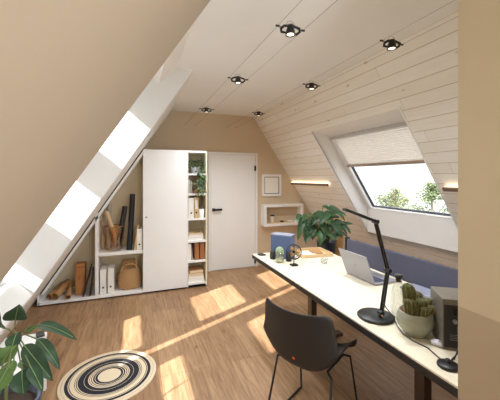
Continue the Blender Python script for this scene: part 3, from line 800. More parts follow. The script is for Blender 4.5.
# ------------------------------------------------------------------ desk
DZ = 0.74; dx0, dx1, dy0, dy1 = 1.19, 2.02, 0.80, 3.10
o = thing('desk', 'long pale wood desk with thick black edge under skylight', 'desk', ((dx0+dx1)/2, 2.0, 0))
box((dx0+0.002, dy0+0.002, DZ-0.008), (dx1-0.002, dy1-0.002, DZ)).build('desktop', 'desktop', o)
box((dx0, dy0, DZ-0.045), (dx1, dy1, DZ-0.0085)).build('edge_band', 'edge', o, bevel=0.002)
for y in (1.34, 2.55):
    lg = MB().box((1.57, y-0.035, 0.03), (1.63, y+0.035, DZ-0.05)).build('leg', 'deskleg', o, bevel=0.003)
    box((1.27, y-0.035, 0.0), (1.93, y+0.035, 0.03)).build('foot', 'deskleg', lg, bevel=0.003)
box((1.57, 1.38, 0.62), (1.63, 2.51, 0.69)).build('crossbar', 'deskleg', o)
o = thing('desk_screen', 'slate blue felt privacy screen behind the desk', 'desk screen', (2.045, 1.7, 0.45))
box((2.03, 0.82, 0.50), (2.06, 2.61, 0.945)).build('panel', 'felt', o, bevel=0.008)
for y in (1.0, 2.595): box((2.022, y-0.012, 0.70), (2.068, y+0.012, 0.957)).build('clamp', 'blackplastic', o, bevel=0.002)

# things on the desk -------------------------------------------------
# laptop: hinge towards +y?  lid outside faces the viewer
o = thing('laptop', 'open silver laptop with its lid back towards the chair', 'laptop', (1.86, 2.01, DZ))
A = V((1.715, 2.18, DZ)); B = V((1.715, 1.845, DZ)); dirn = (B-A).normalized(); f_ = V((1, 0.02, 0)).normalized()
hz = V((0, 0, 0.016)); q = [A, B, B+f_*0.235, A+f_*0.235]
MB().hexa([p+V((0,0,0.002)) for p in q]+[p+hz for p in q]).build('base', 'silver', o, bevel=0.004)
kb = [A+f_*0.03+dirn*0.025, B+f_*0.03-dirn*0.025, B+f_*0.13-dirn*0.025, A+f_*0.13+dirn*0.025]
MB().hexa([p+hz for p in kb]+[p+hz*1.12 for p in kb]).build('keyboard', 'keys', o)
tp = [A+f_*0.15+dirn*0.115, B+f_*0.15-dirn*0.115, B+f_*0.22-dirn*0.115, A+f_*0.22+dirn*0.115]
MB().hexa([p+hz for p in tp]+[p+hz*1.06 for p in tp]).build('touchpad', 'greybar', o)
up = V((-0.085, 0, 0.215)); th = V((-0.007, 0, -0.0025))
lid = MB().hexa([A+hz+th, B+hz+th, B+hz, A+hz, A+hz+up+th, B+hz+up+th, B+hz+up, A+hz+up]).build('lid', 'silver', o, bevel=0.003)
i0 = [A+hz+up*0.06+dirn*0.01, B+hz+up*0.06-dirn*0.01, B+hz+up*0.95-dirn*0.01, A+hz+up*0.95+dirn*0.01]
nn = V((0.93, 0, 0.367))
MB().hexa([p-nn*-0.0002 for p in i0]+[p+nn*0.001 for p in i0]).build('display', 'screen', lid)
# generic round mark on the lid
c = (A+B)/2+hz+up*0.5+th; u1 = dirn; u2 = up.normalized(); n_ = V((-0.93, 0, -0.367))
pts = [c+n_*0.0012+u1*0.013*math.cos(a)+u2*0.014*math.sin(a) for a in [2*PI*i/16 for i in range(16)]]
MB().add([p for p in pts]+[p-n_*0.002 for p in pts], [tuple(range(16))]+[(i, (i+1) % 16, (i+1) % 16+16, i+16) for i in range(16)]).build('lid_emblem', 'greybar', lid)

# desk lamp
o = thing('desk_lamp', 'black jointed LED desk lamp on round flat base', 'desk lamp', (1.335, 1.435, DZ))
MB().lathe([(0.100, 0.0), (0.104, 0.004), (0.104, 0.012), (0.098, 0.017), (0.0, 0.018)], (1.335, 1.435, DZ), 40).build('base', 'black', o)
J0, J1, J2, J3 = V((1.345, 1.405, DZ+0.017)), V((1.397, 1.405, 1.020)), V((1.305, 1.405, 1.314)), V((1.095, 1.405, 1.388))
def twin(a, b, r, sep, nm, m='black'):
    s_ = V((0, sep, 0)); mb = MB(); mb.tube([a+s_, b+s_], r, 8); mb.tube([a-s_, b-s_], r, 8); return mb.build(nm, m, o)
twin(J0, J1, 0.0065, 0.009, 'lower_arm'); twin(J1, J2, 0.0065, 0.009, 'upper_arm')
MB().box((-0.0, -0.014, -0.008), (0.235, 0.014, 0.008)).build('lamp_head', 'black', o, world=False, bevel=0.003)
hd = o.children[-1]; 
for ch in o.children:
    if ch.name.startswith('lamp_head'): hd = ch
hd.location = J2-o.location; dd_ = (J3-J2); hd.rotation_euler = (0, -math.atan2(dd_.z, dd_.x), 0)
MB().box((0.03, -0.010, 0.0085), (0.225, 0.010, 0.0095)).build('diffuser', 'mouse', hd, world=False)
for p in (J1, J2):
    MB().tube([p-V((0, 0.02, 0)), p+V((0, 0.02, 0))], 0.0125, 14).build('joint', 'black', o)
MB().tube([J0-V((0, 0.016, -0.02)), J0+V((0, 0.016, 0.02))], 0.014, 14).build('joint', 'black', o)
MB().ball(J0+V((-0.01, -0.02, 0.012)), 0.006).build('switch', 'brass', o)
cab = [J0+V((0.012, 0.0, 0.10)), J0+V((0.035, 0.0, 0.05)), (1.415, 1.395, DZ+0.022), (1.437, 1.39, DZ+0.006), (1.41, 1.37, DZ+0.004), (1.365, 1.306, DZ+0.004), (1.322, 1.228, DZ+0.004), (1.312, 1.156, DZ+0.004), (1.325, 1.083, DZ+0.004), (1.305, 1.02, DZ+0.004), (1.290, 0.975, DZ+0.006)]
MB().tube(cab, 0.003, 6).build('power_cord', 'black', o)

# carafe
o = thing('glass_carafe', 'ribbed clear glass carafe with black stopper behind cactus', 'carafe', (1.475, 1.40, DZ))
cc = (1.475, 1.40, DZ)
prof = [(0.036, 0.0)] + [(0.040+0.007*math.sin(min(1, i/9)*PI)+(0.0015 if i % 2 else -0.0015), 0.008+i*0.0145) for i in range(11)] + [(0.030, 0.18), (0.021, 0.195), (0.018, 0.215), (0.020, 0.225)]
MB().lathe(prof, cc, 24, cap=False).build('bottle', 'carafe', o)
MB().lathe([(0.0, 0.205), (0.0165, 0.206), (0.0165, 0.228), (0.023, 0.229), (0.023, 0.246), (0.0, 0.248)], cc, 20).build('stopper', 'black', o)

# cactus in glazed pot
pc = (1.385, 1.205, DZ); KS = 0.84
o = thing('potted_cactus', 'clustered ribbed cactus in grey green glazed pot on desk', 'cactus', pc)
MB().lathe([(a_*KS, b_*KS) for a_, b_ in [(0.058, 0.0), (0.060, 0.006), (0.072, 0.02), (0.100, 0.055), (0.109, 0.090), (0.108, 0.110), (0.098, 0.140), (0.092, 0.150), (0.086, 0.150), (0.088, 0.135), (0.0, 0.13)]], pc, 36, cap=False).build('pot', 'glaze', o)
MB().lathe([(a_*KS, b_*KS) for a_, b_ in [(0.0, 0.147), (0.05, 0.144), (0.087, 0.138)]], pc, 24, cap=False).build('soil', 'redsoil', o)
rr = random.Random(11)
def cactus_stem(bx, by, h, r, lean):
    bx, by, h, r = bx*KS, by*KS, h*0.95, r*KS*1.15
    base = V((pc[0]+bx, pc[1]+by, pc[2]+0.13*KS)); n = 36; P = []
    sp = MB(); m = 14
    for i in range(m+1):
        t = i/m; prof_ = r*min(1, (0.75+1.2*t))*math.sqrt(max(0, 1-max(0, (t-0.72)/0.28)**2))
        c = base+V((lean[0]*t*t, lean[1]*t*t, h*t)); row = []
        for j in range(n+1):
            a = 2*PI*j/n; k = prof_*(1+0.16*math.cos(a*9))
            row.append(c+V((k*math.cos(a), k*math.sin(a), 0)))
        P.append(row)
        if 0 < i < m:
            for j in range(9):
                a = 2*PI*j/9; k = prof_*1.17; q = c+V((k*math.cos(a), k*math.sin(a), 0))
                for e in range(2):
                    dv = V((math.cos(a)+rr.uniform(-.6, .6), math.sin(a)+rr.uniform(-.6, .6), rr.uniform(-.4, .8))).normalized()*0.008
                    sp.tube([q, q+dv], [0.0011, 0.0003], 3, cap=False)
    sm = MB(); sm.grid(P); so = sm.build('stem', 'cactus', o)
    sp.build('spines', 'spine', so, fix=False)
for a in ((-0.030, 0.01, 0.175, 0.030, (-0.02, 0)), (0.028, 0.025, 0.115, 0.030, (0.01, 0.0)), (0.0, -0.035, 0.10, 0.029, (0.0, -0.012)), (0.055, -0.015, 0.085, 0.026, (0.022, -0.006)), (-0.058, -0.015, 0.10, 0.025, (-0.02, -0.01)), (0.02, 0.06, 0.095, 0.024, (0.01, 0.01)), (-0.01, -0.062, 0.065, 0.022, (0, -0.01)), (0.045, -0.05, 0.06, 0.020, (0.01, -0.01))):
    cactus_stem(*a)

# grey box loudspeaker / monitor block by the partition
o = thing('desktop_speaker', 'warm grey box speaker with black rear panel and cables', 'speaker', (1.47, 1.06, DZ))
A = V((1.488, 1.201, DZ+0.002)); B = V((1.385, 1.052, DZ+0.002)); e = (B-A).normalized(); p_ = V((-e.y, e.x, 0)); hh = V((0, 0, 0.242))
W_ = 0.17
c4 = [B, B+p_*W_, A+p_*W_, A]
MB().hexa(c4+[p+hh for p in c4]).build('body', 'greybox', o, bevel=0.003)
f4 = [B+p_*0.006+e*0.002, B+p_*(W_-0.006)+e*0.002]
zl, zh = V((0, 0, 0.012)), V((0, 0, 0.215))
MB().hexa([f4[0]+zl, f4[1]+zl, f4[1]+zl-e*0.02, f4[0]+zl-e*0.02, f4[0]+zh, f4[1]+zh, f4[1]+zh-e*0.02, f4[0]+zh-e*0.02]).build('rear_panel', 'port', o)
kp = B+p_*0.05+e*0.002+V((0, 0, 0.14)); MB().tube([kp, kp+e*0.012], 0.009, 14).build('knob', 'greybar', o)
kp = B+p_*0.06+e*0.002+V((0, 0, 0.185)); MB().tube([kp, kp+e*0.004], 0.018, 20).build('bass_port', 'gap', o)
for k in range(4):
    kp = B+p_*0.03+e*0.003+V((0, 0, 0.05+0.008*k)); MB().tube([kp, kp+p_*0.04], 0.0015, 4).build('vent_slot', 'greybar', o)
s0 = B+p_*0.06+e*0.004
for k in range(3):
    MB().tube([s0+V((0, 0, 0.10+0.01*k)), s0+e*0.03+V((0.004*k, 0, 0.07)), s0+e*0.035+V((-0.01*k, 0, 0.02)), V((1.305+0.012*k, 0.955, DZ+0.016))], 0.003, 6).build('cable', 'black', o)
# round black cable dock
o = thing('cable_dock', 'round black flat cable dock beside the speaker', 'cable dock', (1.283, 0.948, DZ))
MB().lathe([(0.042, 0), (0.045, 0.003), (0.044, 0.010), (0.038, 0.014), (0.0, 0.016)], (1.283, 0.948, DZ), 30).build('disc', 'black', o)
MB().lathe([(0.010, 0.015), (0.009, 0.028), (0.0, 0.03)], (1.29, 0.955, DZ), 14).build('socket', 'blackplastic', o)
# mouse
o = thing('computer_mouse', 'pale grey computer mouse at foot of the cactus pot', 'mouse', (1.395, 1.085, DZ))
MB().ball((1.392, 1.085, DZ+0.014), 0.030, sc=(0.72, 1.05, 0.5), rot=(0, 0, 0.5)).build('shell', 'mouse', o)
MB().box((1.389, 1.062, DZ+0.024), (1.395, 1.076, DZ+0.030), rot=(0, 0, 0.5)).build('scroll_wheel', 'greybar', o)
# tablet + wooden pen holder behind cactus
o = thing('lilac_notebook', 'lilac grey notebook propped against the felt screen', 'notebook', (1.96, 1.62, DZ))
MB().box((1.86, 1.50, DZ+0.003), (2.01, 1.75, DZ+0.018), rot=(0, 0, 0.08)).build('cover', 'bluelid', o, bevel=0.003)
MB().box((1.863, 1.505, DZ+0.006), (2.012, 1.748, DZ+0.015), rot=(0, 0, 0.08)).build('pages', 'paper', o)
o = thing('wooden_block', 'small reddish wooden desk block between cactus and speaker', 'wooden block', (1.60, 1.31, DZ))
MB().box((1.575, 1.28, DZ+0.001), (1.625, 1.335, DZ+0.115), rot=(0, 0, 0.5)).build('block', 'terracotta', o, bevel=0.004)

# fabric box, cactus jar, wire fan, tray, glass, phone at the far end
o = thing('fabric_box', 'periwinkle blue fabric storage box at desk corner', 'box', (1.45, 2.86, DZ))
A = V((1.318, 2.90, DZ)); B = V((1.465, 2.735, DZ)); e = (B-A).normalized(); p_ = V((-e.y, e.x, 0)); hh = V((0, 0, 0.232))
q = [A, B, B+p_*0.13, A+p_*0.13]
MB().hexa(q+[p+hh for p in q]).build('body', 'bluebox', o, bevel=0.006)
q2 = [A-e*0.002, B+e*0.002, B+e*0.002+p_*0.132, A-e*0.002+p_*0.132]
MB().hexa([p+hh for p in q2]+[p+hh+V((0, 0, 0.012)) for p in q2]).build('lid', 'bluelid', o, bevel=0.003)
for (x, y, lb) in ((1.315, 2.84, 'black bookend left of the cactus jar'), (1.43, 2.71, 'black bookend right of the cactus jar')):
    tag(MB().lathe([(0.028, 0), (0.028, 0.065), (0.018, 0.085), (0, 0.09)], (x, y, DZ), 18).build('mini_speaker', 'blackplastic'), lb.replace('bookend', 'round mini speaker'), 'speaker', 'black mini speakers')
o = thing('cactus_jar', 'round pale green cactus in ribbed glass jar', 'cactus', (1.325, 2.70, DZ))
MB().lathe([(0.030, 0.0), (0.038, 0.01), (0.042, 0.06), (0.044, 0.10), (0.041, 0.10), (0.038, 0.02)], (1.325, 2.70, DZ), 24, cap=False).build('jar', 'greenglass', o)
MB().lathe([(0.0, 0.003), (0.034, 0.004), (0.037, 0.055), (0.0, 0.06)], (1.325, 2.70, DZ), 20).build('gravel', 'glaze_low', o)
cm = MB(); P = []
for i in range(11):
    t_ = PI*i/10; row = []
    for j in range(41):
        a = 2*PI*j/40; k = 0.041*math.sin(t_)*(1+0.07*math.cos(a*10)); row.append((1.325+k*math.cos(a), 2.70+k*math.sin(a), DZ+0.105-0.048*math.cos(t_)))
    P.append(row)
cm.grid(P); cm.build('cactus_ball', 'cactusgreen', o)
o = thing('wire_fan', 'small desk fan with round black wire cage on stem', 'fan', (1.40, 2.55, DZ))
MB().box((1.368, 2.522, DZ), (1.432, 2.578, DZ+0.016)).build('base', 'black', o, bevel=0.005)
MB().tube([(1.40, 2.55, DZ+0.016), (1.40, 2.55, DZ+0.06)], 0.0045).build('stem', 'black', o)
fc = V((1.40, 2.55, DZ+0.13)); ux, uz = V((0.80, -0.6, 0)), V((0, 0, 1)); un = V((-0.6, -0.8, 0))
for off_ in (-0.014, 0.014):
    g_ = MB()
    for R_ in (0.030, 0.050, 0.068):
        g_.tube([fc+un*off_+(ux*math.cos(a)+uz*math.sin(a))*R_ for a in [2*PI*i/24 for i in range(25)]], 0.0035 if R_ > 0.06 else 0.0013, 5, cap=False)
    for i in range(8):
        a = 2*PI*i/8; g_.tube([fc+un*off_, fc+un*off_+(ux*math.cos(a)+uz*math.sin(a))*0.068], 0.0010, 4)
    g_.build('cage', 'black', o)
MB().tube([fc-un*0.012, fc+un*0.012], 0.012, 12).build('motor', 'black', o)
bl_ = MB()
for i in range(3):
    a = 2*PI*i/3; d1 = ux*math.cos(a)+uz*math.sin(a); bl_.leaf(fc, fc+d1*0.06, 0.04, up=un+d1.cross(un)*0.4, n=5)
bl_.build('blade', 'brass', o, solid=0.001)
o = thing('wooden_tray', 'flat pale wooden tray of papers at far desk end', 'tray', (1.80, 2.88, DZ))
tr = MB(); R_ = Euler((0, 0, -0.10)).to_matrix()
tx_, ty_ = 1.80, 2.87
def tb(a, b): tr.box(a, b, rot=R_, piv=(tx_, ty_, DZ))
tb((tx_-0.19, ty_-0.15, DZ+0.001), (tx_+0.17, ty_+0.15, DZ+0.008))
for a, b_ in (((tx_-0.19, ty_-0.15, DZ+0.008), (tx_+0.17, ty_-0.138, DZ+0.034)), ((tx_-0.19, ty_+0.138, DZ+0.008), (tx_+0.17, ty_+0.15, DZ+0.034)), ((tx_-0.19, ty_-0.138, DZ+0.008), (tx_-0.178, ty_+0.138, DZ+0.034)), ((tx_+0.158, ty_-0.138, DZ+0.008), (tx_+0.17, ty_+0.138, DZ+0.034))): tb(a, b_)
tr.build('tray_body', 'beigeshelf', o)
tag(MB().box((1.67, 2.80, DZ+0.009), (1.80, 2.97, DZ+0.014), rot=(0, 0, 0.25)).build('paper_sheet', 'paper'), 'white paper sheet lying in the wooden tray', 'paper')
tag(MB().box((1.80, 2.82, DZ+0.009), (1.92, 2.96, DZ+0.022), rot=(0, 0, -0.3)).build('brown_notebook', 'kraft', bevel=0.003), 'brown notebook lying in the wooden tray', 'notebook')
tag(MB().tube([(1.79, 2.785, DZ+0.0135), (1.91, 2.79, DZ+0.0135)], 0.004).build('pencil', 'gourd'), 'yellow pencil lying in the wooden tray', 'pencil')
tag(MB().lathe([(0.0, 0.003), (0.026, 0.002), (0.030, 0.01), (0.034, 0.055), (0.032, 0.055), (0.028, 0.012), (0.0, 0.009)], (1.70, 2.50, DZ), 22, cap=False).build('glass_tumbler', 'carafe'), 'clear glass tumbler in the middle of the desk', 'glass')
tag(MB().box((1.235, 2.985, DZ+0.001), (1.30, 3.055, DZ+0.012), rot=(0, 0, 0.3)).build('card_reader', 'blackplastic', bevel=0.003), 'small flat black phone at far corner of desk', 'phone')

# ------------------------------------------------------------------ chair
ch = thing('shell_chair', 'black moulded shell chair on thin black legs', 'chair', (1.072, 1.70, 0), rz=0.52)
prof = [(0.235, 0.405, 0.19, 0.03), (0.225, 0.435, 0.205, 0.05), (0.17, 0.450, 0.225, 0.08), (0.08, 0.445, 0.240, 0.11), (-0.02, 0.438, 0.248, 0.14), (-0.12, 0.430, 0.255, 0.17),
        (-0.19, 0.435, 0.260, 0.16), (-0.225, 0.48, 0.260, 0.11), (-0.238, 0.56, 0.252, 0.05), (-0.250, 0.65, 0.245, 0.015), (-0.262, 0.73, 0.238, 0.0), (-0.272, 0.785, 0.228, 0.0), (-0.275, 0.80, 0.205, 0.0)]
P = []
m = 14
for i, (x, z, hw, lift) in enumerate(prof):
    row = []; k = min(1, max(0, (i-5)/4))
    for j in range(m+1):
        s = -1+2*j/m; a = abs(s)
        row.append((x+0.065*k*a**2.2, s*hw, z+lift*a**3*1.0+0.012*a*a))
    P.append(row)
MB().grid(P).build('shell', 'blackplastic', ch, world=False, solid=0.009, subsurf=1)
for s in (-1, 1):
    y = s*0.185; yb = s*0.215
    for nm, pts in (('leg', [(0.13, y*0.8, 0.425), (0.15, y, 0.42), (0.225, yb, 0.012)]), ('leg', [(-0.10, y*0.8, 0.425), (-0.13, y, 0.415), (-0.235, yb, 0.012)])):
        MB().tube(pts, 0.0075, 8).build(nm, 'black', ch, world=False)
    MB().tube([(0.225, yb, 0.011), (-0.235, yb, 0.011)], 0.0075, 8).build('floor_rail', 'black', ch, world=False)
    MB().tube([(0.13, y*0.8, 0.428), (-0.10, y*0.8, 0.428)], 0.0075, 8).build('seat_rail', 'black', ch, world=False)
MB().tube([(-0.236, 0.0, 0.515), (-0.241, 0.0, 0.513)], 0.0085, 14).build('badge', 'orange', ch, world=False)

# ------------------------------------------------------------------ rug
rg = MB().lathe([(0.352, 0.0), (0.352, 0.008), (0.347, 0.010), (0.0, 0.010)], (0, 0, 0), 72).build('round_rug', 'rug')
rg.location = (-0.188, 2.65, 0.001)
tag(rg, 'round rug with concentric black and cream rings on floor', 'rug')

# ------------------------------------------------------------------ side table and big leafed plant, left foreground
o = thing('side_table', 'low white side table behind the big leafed plant', 'side table', (-0.745, 2.33, 0))
tz = 0.42
box((-0.87, 1.98, tz-0.035), (-0.612, 2.67, tz)).build('tabletop', 'white', o, bevel=0.006)
for x in (-0.855, -0.645):
    for y in (2.0, 2.635): box((x, y, 0), (x+0.03, y+0.03, tz-0.036)).build('leg', 'white', o, bevel=0.003)
tag(MB().box((-0.67, 2.58, tz+0.001), (-0.62, 2.66, tz+0.016), rot=(0, 0, 0.3)).build('black_box', 'blackplastic', bevel=0.003), 'small black box at back corner of white side table', 'box')
o = thing('rubber_plant', 'big leafed green plant in dark floor pot in front of white side table', 'plant', (-0.56, 1.72, 0))
MB().lathe([(0.10, 0), (0.13, 0.30), (0.14, 0.52), (0.142, 0.53), (0.125, 0.53), (0.12, 0.48), (0, 0.47)], (-0.56, 1.72, 0), 30, cap=False).build('pot', 'darkpot', o)
MB().lathe([(0, 0.505), (0.122, 0.50)], (-0.56, 1.72, 0), 20, cap=False).build('soil', 'soil', o)
KP = 0.8
def near(p): return V((0, 0, 1.565))+(V(p)-V((0, 0, 1.565)))*KP
node = near((-0.637, 2.109, 0.656))
MB().tube([(-0.56, 1.72, 0.50), (-0.55, 1.71, 0.68), node], [0.008, 0.007, 0.005], 8).build('stem', 'stem', o)
LV = [((-0.629, 2.074, 0.765), (-0.60, 2.03, 0.868), 0.115, 0, (0.1, -0.9, 0.1)), ((-0.686, 2.074, 0.732), (-0.687, 2.01, 0.868), 0.067, 0, (-0.3, -0.8, 0.2)),
      ((-0.51, 2.029, 0.739), (-0.294, 1.884, 0.686), 0.062, 0, (0, -0.5, 1)), ((-0.495, 1.949, 0.697), (-0.365, 1.836, 0.567), 0.065, 0, (0.3, -0.6, 0.6)),
      ((-0.543, 1.913, 0.692), (-0.386, 1.79, 0.543), 0.085, 0, (0.1, -0.8, 0.5)), ((-0.596, 1.987, 0.729), (-0.60, 1.92, 0.655), 0.075, 0, (-0.1, -0.8, 0.5)),
      ((-0.582, 1.928, 0.687), (-0.635, 1.87, 0.619), 0.090, 1, (-0.3, -0.8, 0.6)), ((-0.518, 1.797, 0.624), (-0.489, 1.722, 0.54), 0.10, 0, (0, -0.8, 0.6)),
      ((-0.482, 1.784, 0.643), (-0.405, 1.69, 0.56), 0.060, 0, (0.2, -0.7, 0.6)), ((-0.563, 1.761, 0.665), (-0.591, 1.70, 0.585), 0.095, 1, (-0.1, -0.8, 0.5)),
      ((-0.574, 1.871, 0.643), (-0.597, 1.80, 0.570), 0.060, 1, (0, -0.9, 0.4)), ((-0.612, 1.939, 0.655), (-0.68, 1.89, 0.66), 0.070, 1, (-0.2, -0.5, 0.8)),
      ((-0.58, 1.981, 0.578), (-0.501, 1.887, 0.555), 0.050, 1, (0, -0.6, 0.8)), ((-0.57, 2.05, 0.70), (-0.50, 2.02, 0.742), 0.030, 1, (0, -0.8, 0.5)),
      ((-0.60, 1.75, 0.62), (-0.645, 1.67, 0.53), 0.10, 1, (-0.1, -0.9, 0.4))]
for a, b_, w_, k, upv in LV:
    a, b_ = near(a), near(b_); w_ *= KP
    lf = MB().leaf(a, b_, w_, up=upv, sag=0.10, fold=0.22, n=12, shape=0.70).build('leaf', 'leaf2' if k else 'leaf', o, fix=False, subsurf=1)
    if True:
        sd_ = (b_-a).cross(V(upv)).normalized(); nr2 = sd_.cross((b_-a).normalized()).normalized(); Lg = (b_-a).length
        MB().tube([a+(b_-a)*(q/10)+nr2*(0.10*Lg*4*(q/10)*(1-q/10)+0.0015) for q in range(10)], [0.0016]*5+[0.0012]*5, 5).build('midrib', 'vein', lf)
    mid = (node+a)/2+V((0, -0.01, 0.02))
    lp = MB(); lp.tube([node, mid, a], 0.0028, 6)
    lp.build('petiole', 'stem', lf)

# ------------------------------------------------------------------ tall plant and basket past the desk end
o = thing('split_leaf_plant', 'tall green plant with broad drooping leaves beyond the desk', 'plant', (2.36, 3.42, 0))
MB().lathe([(0.085, 0.0), (0.10, 0.30), (0.125, 0.72), (0.13, 0.74), (0.115, 0.74), (0.11, 0.68), (0, 0.67)], (2.36, 3.42, 0), 28, cap=False).build('pot', 'darkpot', o)
MB().lathe([(0, 0.705), (0.112, 0.70)], (2.36, 3.42, 0), 20, cap=False).build('soil', 'soil', o)
MO = [((2.03, 3.457, 1.074), (1.92, 3.391, 0.80), 0.102), ((2.079, 3.439, 1.036), (2.002, 3.36, 0.78), 0.105), ((1.994, 3.47, 1.1), (1.896, 3.4, 1.011), 0.076), ((2.163, 3.407, 0.971), (2.049, 3.343, 0.80), 0.115), ((2.26, 3.37, 1.139), (2.073, 3.334, 0.961), 0.115), ((2.369, 3.33, 1.139), (2.167, 3.298, 0.974), 0.115), ((2.26, 3.37, 1.204), (2.32, 3.241, 1.137), 0.064), ((2.393, 3.32, 1.152), (2.462, 3.188, 1.037), 0.086), ((2.369, 3.33, 1.023), (2.426, 3.201, 0.83), 0.14), ((2.308, 3.352, 0.958), (2.203, 3.285, 0.76), 0.127), ((2.211, 3.389, 0.90), (2.046, 3.352, 0.80), 0.127), ((2.163, 3.407, 0.92), (1.991, 3.365, 0.911), 0.102), ((2.32, 3.348, 1.074), (2.367, 3.223, 1.087), 0.086), ((2.429, 3.307, 0.90), (2.37, 3.236, 0.78), 0.102), ((2.236, 3.38, 0.997), (2.25, 3.267, 0.835), 0.102), ((2.369, 3.33, 0.87), (2.27, 3.267, 0.79), 0.10),
      ((2.30, 3.45, 1.10), (2.25, 3.58, 1.00), 0.11), ((2.42, 3.45, 1.05), (2.52, 3.52, 0.93), 0.11), ((2.25, 3.42, 1.05), (2.12, 3.30, 1.06), 0.09), ((2.35, 3.38, 1.18), (2.50, 3.33, 1.13), 0.085)]
sb = V((2.36, 3.42, 0.70))
r2 = random.Random(5)
for k in range(26):
    a_ = r2.uniform(0, 2*PI); rad = r2.uniform(0.08, 0.30); zc_ = r2.uniform(0.86, 1.16)
    a0 = V((2.25+rad*math.cos(a_), 3.38+0.5*rad*math.sin(a_), zc_)); dn = V((math.cos(a_)*0.6, -0.35, r2.uniform(-1, 0.1))).normalized()*r2.uniform(0.12, 0.20)
    MO.append((tuple(a0), tuple(a0+dn), r2.uniform(0.055, 0.085)))
for i, (a, b_, w_) in enumerate(MO):
    a, b_ = V(a), V(b_)
    lf = MB().leaf(a, a+(b_-a)*1.08, w_*0.88, up=(-0.2, -0.7, 0.6), sag=0.14, fold=0.2, n=10, shape=0.65).build('leaf', 'leafblue', o, fix=False)
    MB().tube([sb+V((0.03*math.cos(i), 0.03*math.sin(i), 0)), (sb+a)/2+V((0, 0, 0.08)), a], 0.004, 6).build('petiole', 'stem', lf)
o = thing('woven_basket', 'tall tan woven paper basket behind the broad leafed plant', 'basket', (2.66, 3.62, 0))
b = MB(); n = 28; P = []
for i, (r_, z_) in enumerate([(0.10, 0.0), (0.105, 0.3), (0.115, 0.6), (0.13, 0.80), (0.12, 0.90), (0.135, 1.0), (0.128, 1.0), (0.112, 0.9), (0.12, 0.8), (0.10, 0.4), (0.0, 0.38)]):
    P.append([(2.64+r_*math.cos(2*PI*j/n), 3.62+r_*math.sin(2*PI*j/n), z_+(0.035*math.sin(j*2.3)*(1 if z_ > 0.85 else 0))) for j in range(n+1)])
b.grid(P); b.build('body', 'wicker_pale', o)

# ------------------------------------------------------------------ glowing globes added out of view behind the viewer, for fill light
for gx, gy, lb in ((0.95, -0.75, 'white glowing globe added out of view for fill, nearer the desk end'), (0.95, -1.6, 'white glowing globe added out of view for fill, by the added gable window')):
    o = thing('fill_globe', lb, 'fill light', (gx, gy, HC), 'added fill light globes')
    MB().ball((gx, gy, 1.50), 0.24, 28, 18).build('glow_ball', 'globe', o)
    MB().tube([(gx, gy, 1.74), (gx, gy, HC-0.02)], 0.003, 6).build('cord', 'white', o)
    MB().lathe([(0.05, -0.025), (0.05, 0.0)], (gx, gy, HC-0.001), 20).build('ceiling_rose', 'white', o)

# ------------------------------------------------------------------ trees outside
def tree(base, top, spread, seed, m, label, nleaf, zbot):
    rr = random.Random(seed)
    o = thing('garden_tree', label, 'tree', (base[0], base[1], -5.0), 'trees outside the skylight')
    MB().tube([(base[0], base[1], -5.0), (base[0]+0.1, base[1], -2.0), (base[0], base[1], top-0.5)], [0.16, 0.10, 0.02], 8).build('trunk', 'bark', o)
    br = MB(); lf = MB(); tips = []
    for k in range(26):
        z = rr.uniform(zbot, top-0.35); a = rr.uniform(0, 2*PI)
        L_ = spread*(1-((z-zbot)/(top-zbot))**2*0.75)*rr.uniform(0.4, 1.0)
        e_ = V((base[0]+L_*math.cos(a), base[1]+L_*math.sin(a), min(top, z+L_*rr.uniform(0.3, 0.9))))
        s_ = V((base[0], base[1], z)); br.tube([s_, (s_+e_)/2+V((0, 0, 0.05)), e_], [0.035, 0.02, 0.008], 5)
        tips.append((s_, e_))
    for k in range(nleaf):
        s_, e_ = tips[k % len(tips)]; t_ = rr.random()**0.6
        c_ = s_.lerp(e_, t_)+V((rr.gauss(0, .16), rr.gauss(0, .16), rr.gauss(0, .14)))
        d_ = V((rr.uniform(-1, 1), rr.uniform(-1, 1), rr.uniform(-1, 0.6))).normalized()*rr.uniform(0.09, 0.15)
        lf.leaf(c_, c_+d_, 0.07, up=(rr.uniform(-1, 1), rr.uniform(-1, 1), 1), n=2)
    br.build('branches', 'bark', o); lf.build('foliage', m, o, fix=False)
tree((12.6, 10.1), 1.50, 1.25, 4, 'tree', 'pale green tree outside, right one nearest the window corner', 4200, -1.6)
tree((13.2, 12.9), 1.20, 1.6, 9, 'tree2', 'yellow green tree outside, middle of the skylight', 4200, -1.6)
tree((13.0, 15.6), 0.45, 0.9, 21, 'tree', 'small distant treetop outside at left of the pane', 900, -1.6)

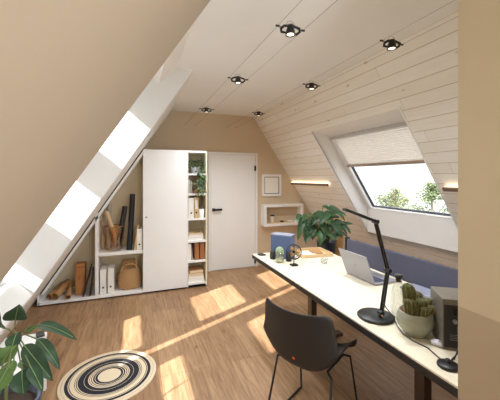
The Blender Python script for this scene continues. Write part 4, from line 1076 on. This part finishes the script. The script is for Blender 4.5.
# ------------------------------------------------------------------ sky, sun, camera
W = bpy.data.worlds.new('sky'); SC.world = W; W.use_nodes = True
nt = W.node_tree; bg = nt.nodes['Background']
tc = nt.nodes.new('ShaderNodeTexCoord'); mp = nt.nodes.new('ShaderNodeMapping'); mp.inputs['Scale'].default_value = (1.5, 1.5, 4)
n = nt.nodes.new('ShaderNodeTexNoise'); n.inputs['Scale'].default_value = 2.5; n.inputs['Detail'].default_value = 6
r = nt.nodes.new('ShaderNodeValToRGB'); r.color_ramp.elements[0].position = 0.30; r.color_ramp.elements[1].position = 0.60
r.color_ramp.elements[0].color = (0.40, 0.45, 0.50, 1); r.color_ramp.elements[1].color = (1.0, 1.0, 1.0, 1)
nt.links.new(tc.outputs['Generated'], mp.inputs['Vector']); nt.links.new(mp.outputs['Vector'], n.inputs['Vector'])
nt.links.new(n.outputs['Fac'], r.inputs['Fac']); nt.links.new(r.outputs['Color'], bg.inputs['Color'])
bg.inputs['Strength'].default_value = 2.3
sd = V((1, 0.76, -0.85)).normalized()
s = bpy.data.lights.new('sun', 'SUN'); s.energy = 16; s.angle = math.radians(0.9); s.color = (0.98, 0.98, 1.0)
so = bpy.data.objects.new('sun', s); COL.objects.link(so); so.rotation_euler = sd.to_track_quat('-Z', 'Y').to_euler(); so.location = (-6, -4, 7)
def portal(c, sx, sy, direction):
    l = bpy.data.lights.new('window_portal', 'AREA'); l.shape = 'RECTANGLE'; l.size = sx; l.size_y = sy
    l.cycles.is_portal = True
    o = bpy.data.objects.new('window_portal', l); COL.objects.link(o); o.location = c
    z_ = -V(direction).normalized(); y_ = V((0, 1, 0)) if abs(z_.y) < 0.9 else V((1, 0, 0))
    y_ = (y_-z_*y_.dot(z_)).normalized(); x_ = y_.cross(z_)
    o.rotation_euler = Matrix((x_, y_, z_)).transposed().to_euler()
portal(LP(-0.24, 2.07, 0.47), 2.4, 2.1, -nl)
portal(RP(2.725, 2.87, 0.31), 1.4, 1.5, -nr_)
portal((1.25, YF-0.12, 1.43), 1.8, 1.8, (0, 1, 0))

cd = bpy.data.cameras.new('camera'); cam = bpy.data.objects.new('camera', cd); COL.objects.link(cam)
cam.location = (0, 0, 1.565); cam.rotation_euler = (PI/2, 0, -math.radians(20.6))
cd.sensor_fit = 'HORIZONTAL'; cd.sensor_width = 36; cd.lens = 306/500*36; cd.shift_y = -22/500
cd.clip_start = 0.02; cd.clip_end = 200
SC.camera = cam
SC.cycles.use_denoising = True
SC.cycles.max_bounces = 10; SC.cycles.diffuse_bounces = 6; SC.cycles.transparent_max_bounces = 16
SC.cycles.sample_clamp_indirect = 8
vs = SC.view_settings; vs.view_transform = 'Standard'; vs.look = 'None'; vs.gamma = 1; vs.use_curve_mapping = False
vs.exposure = 0.1
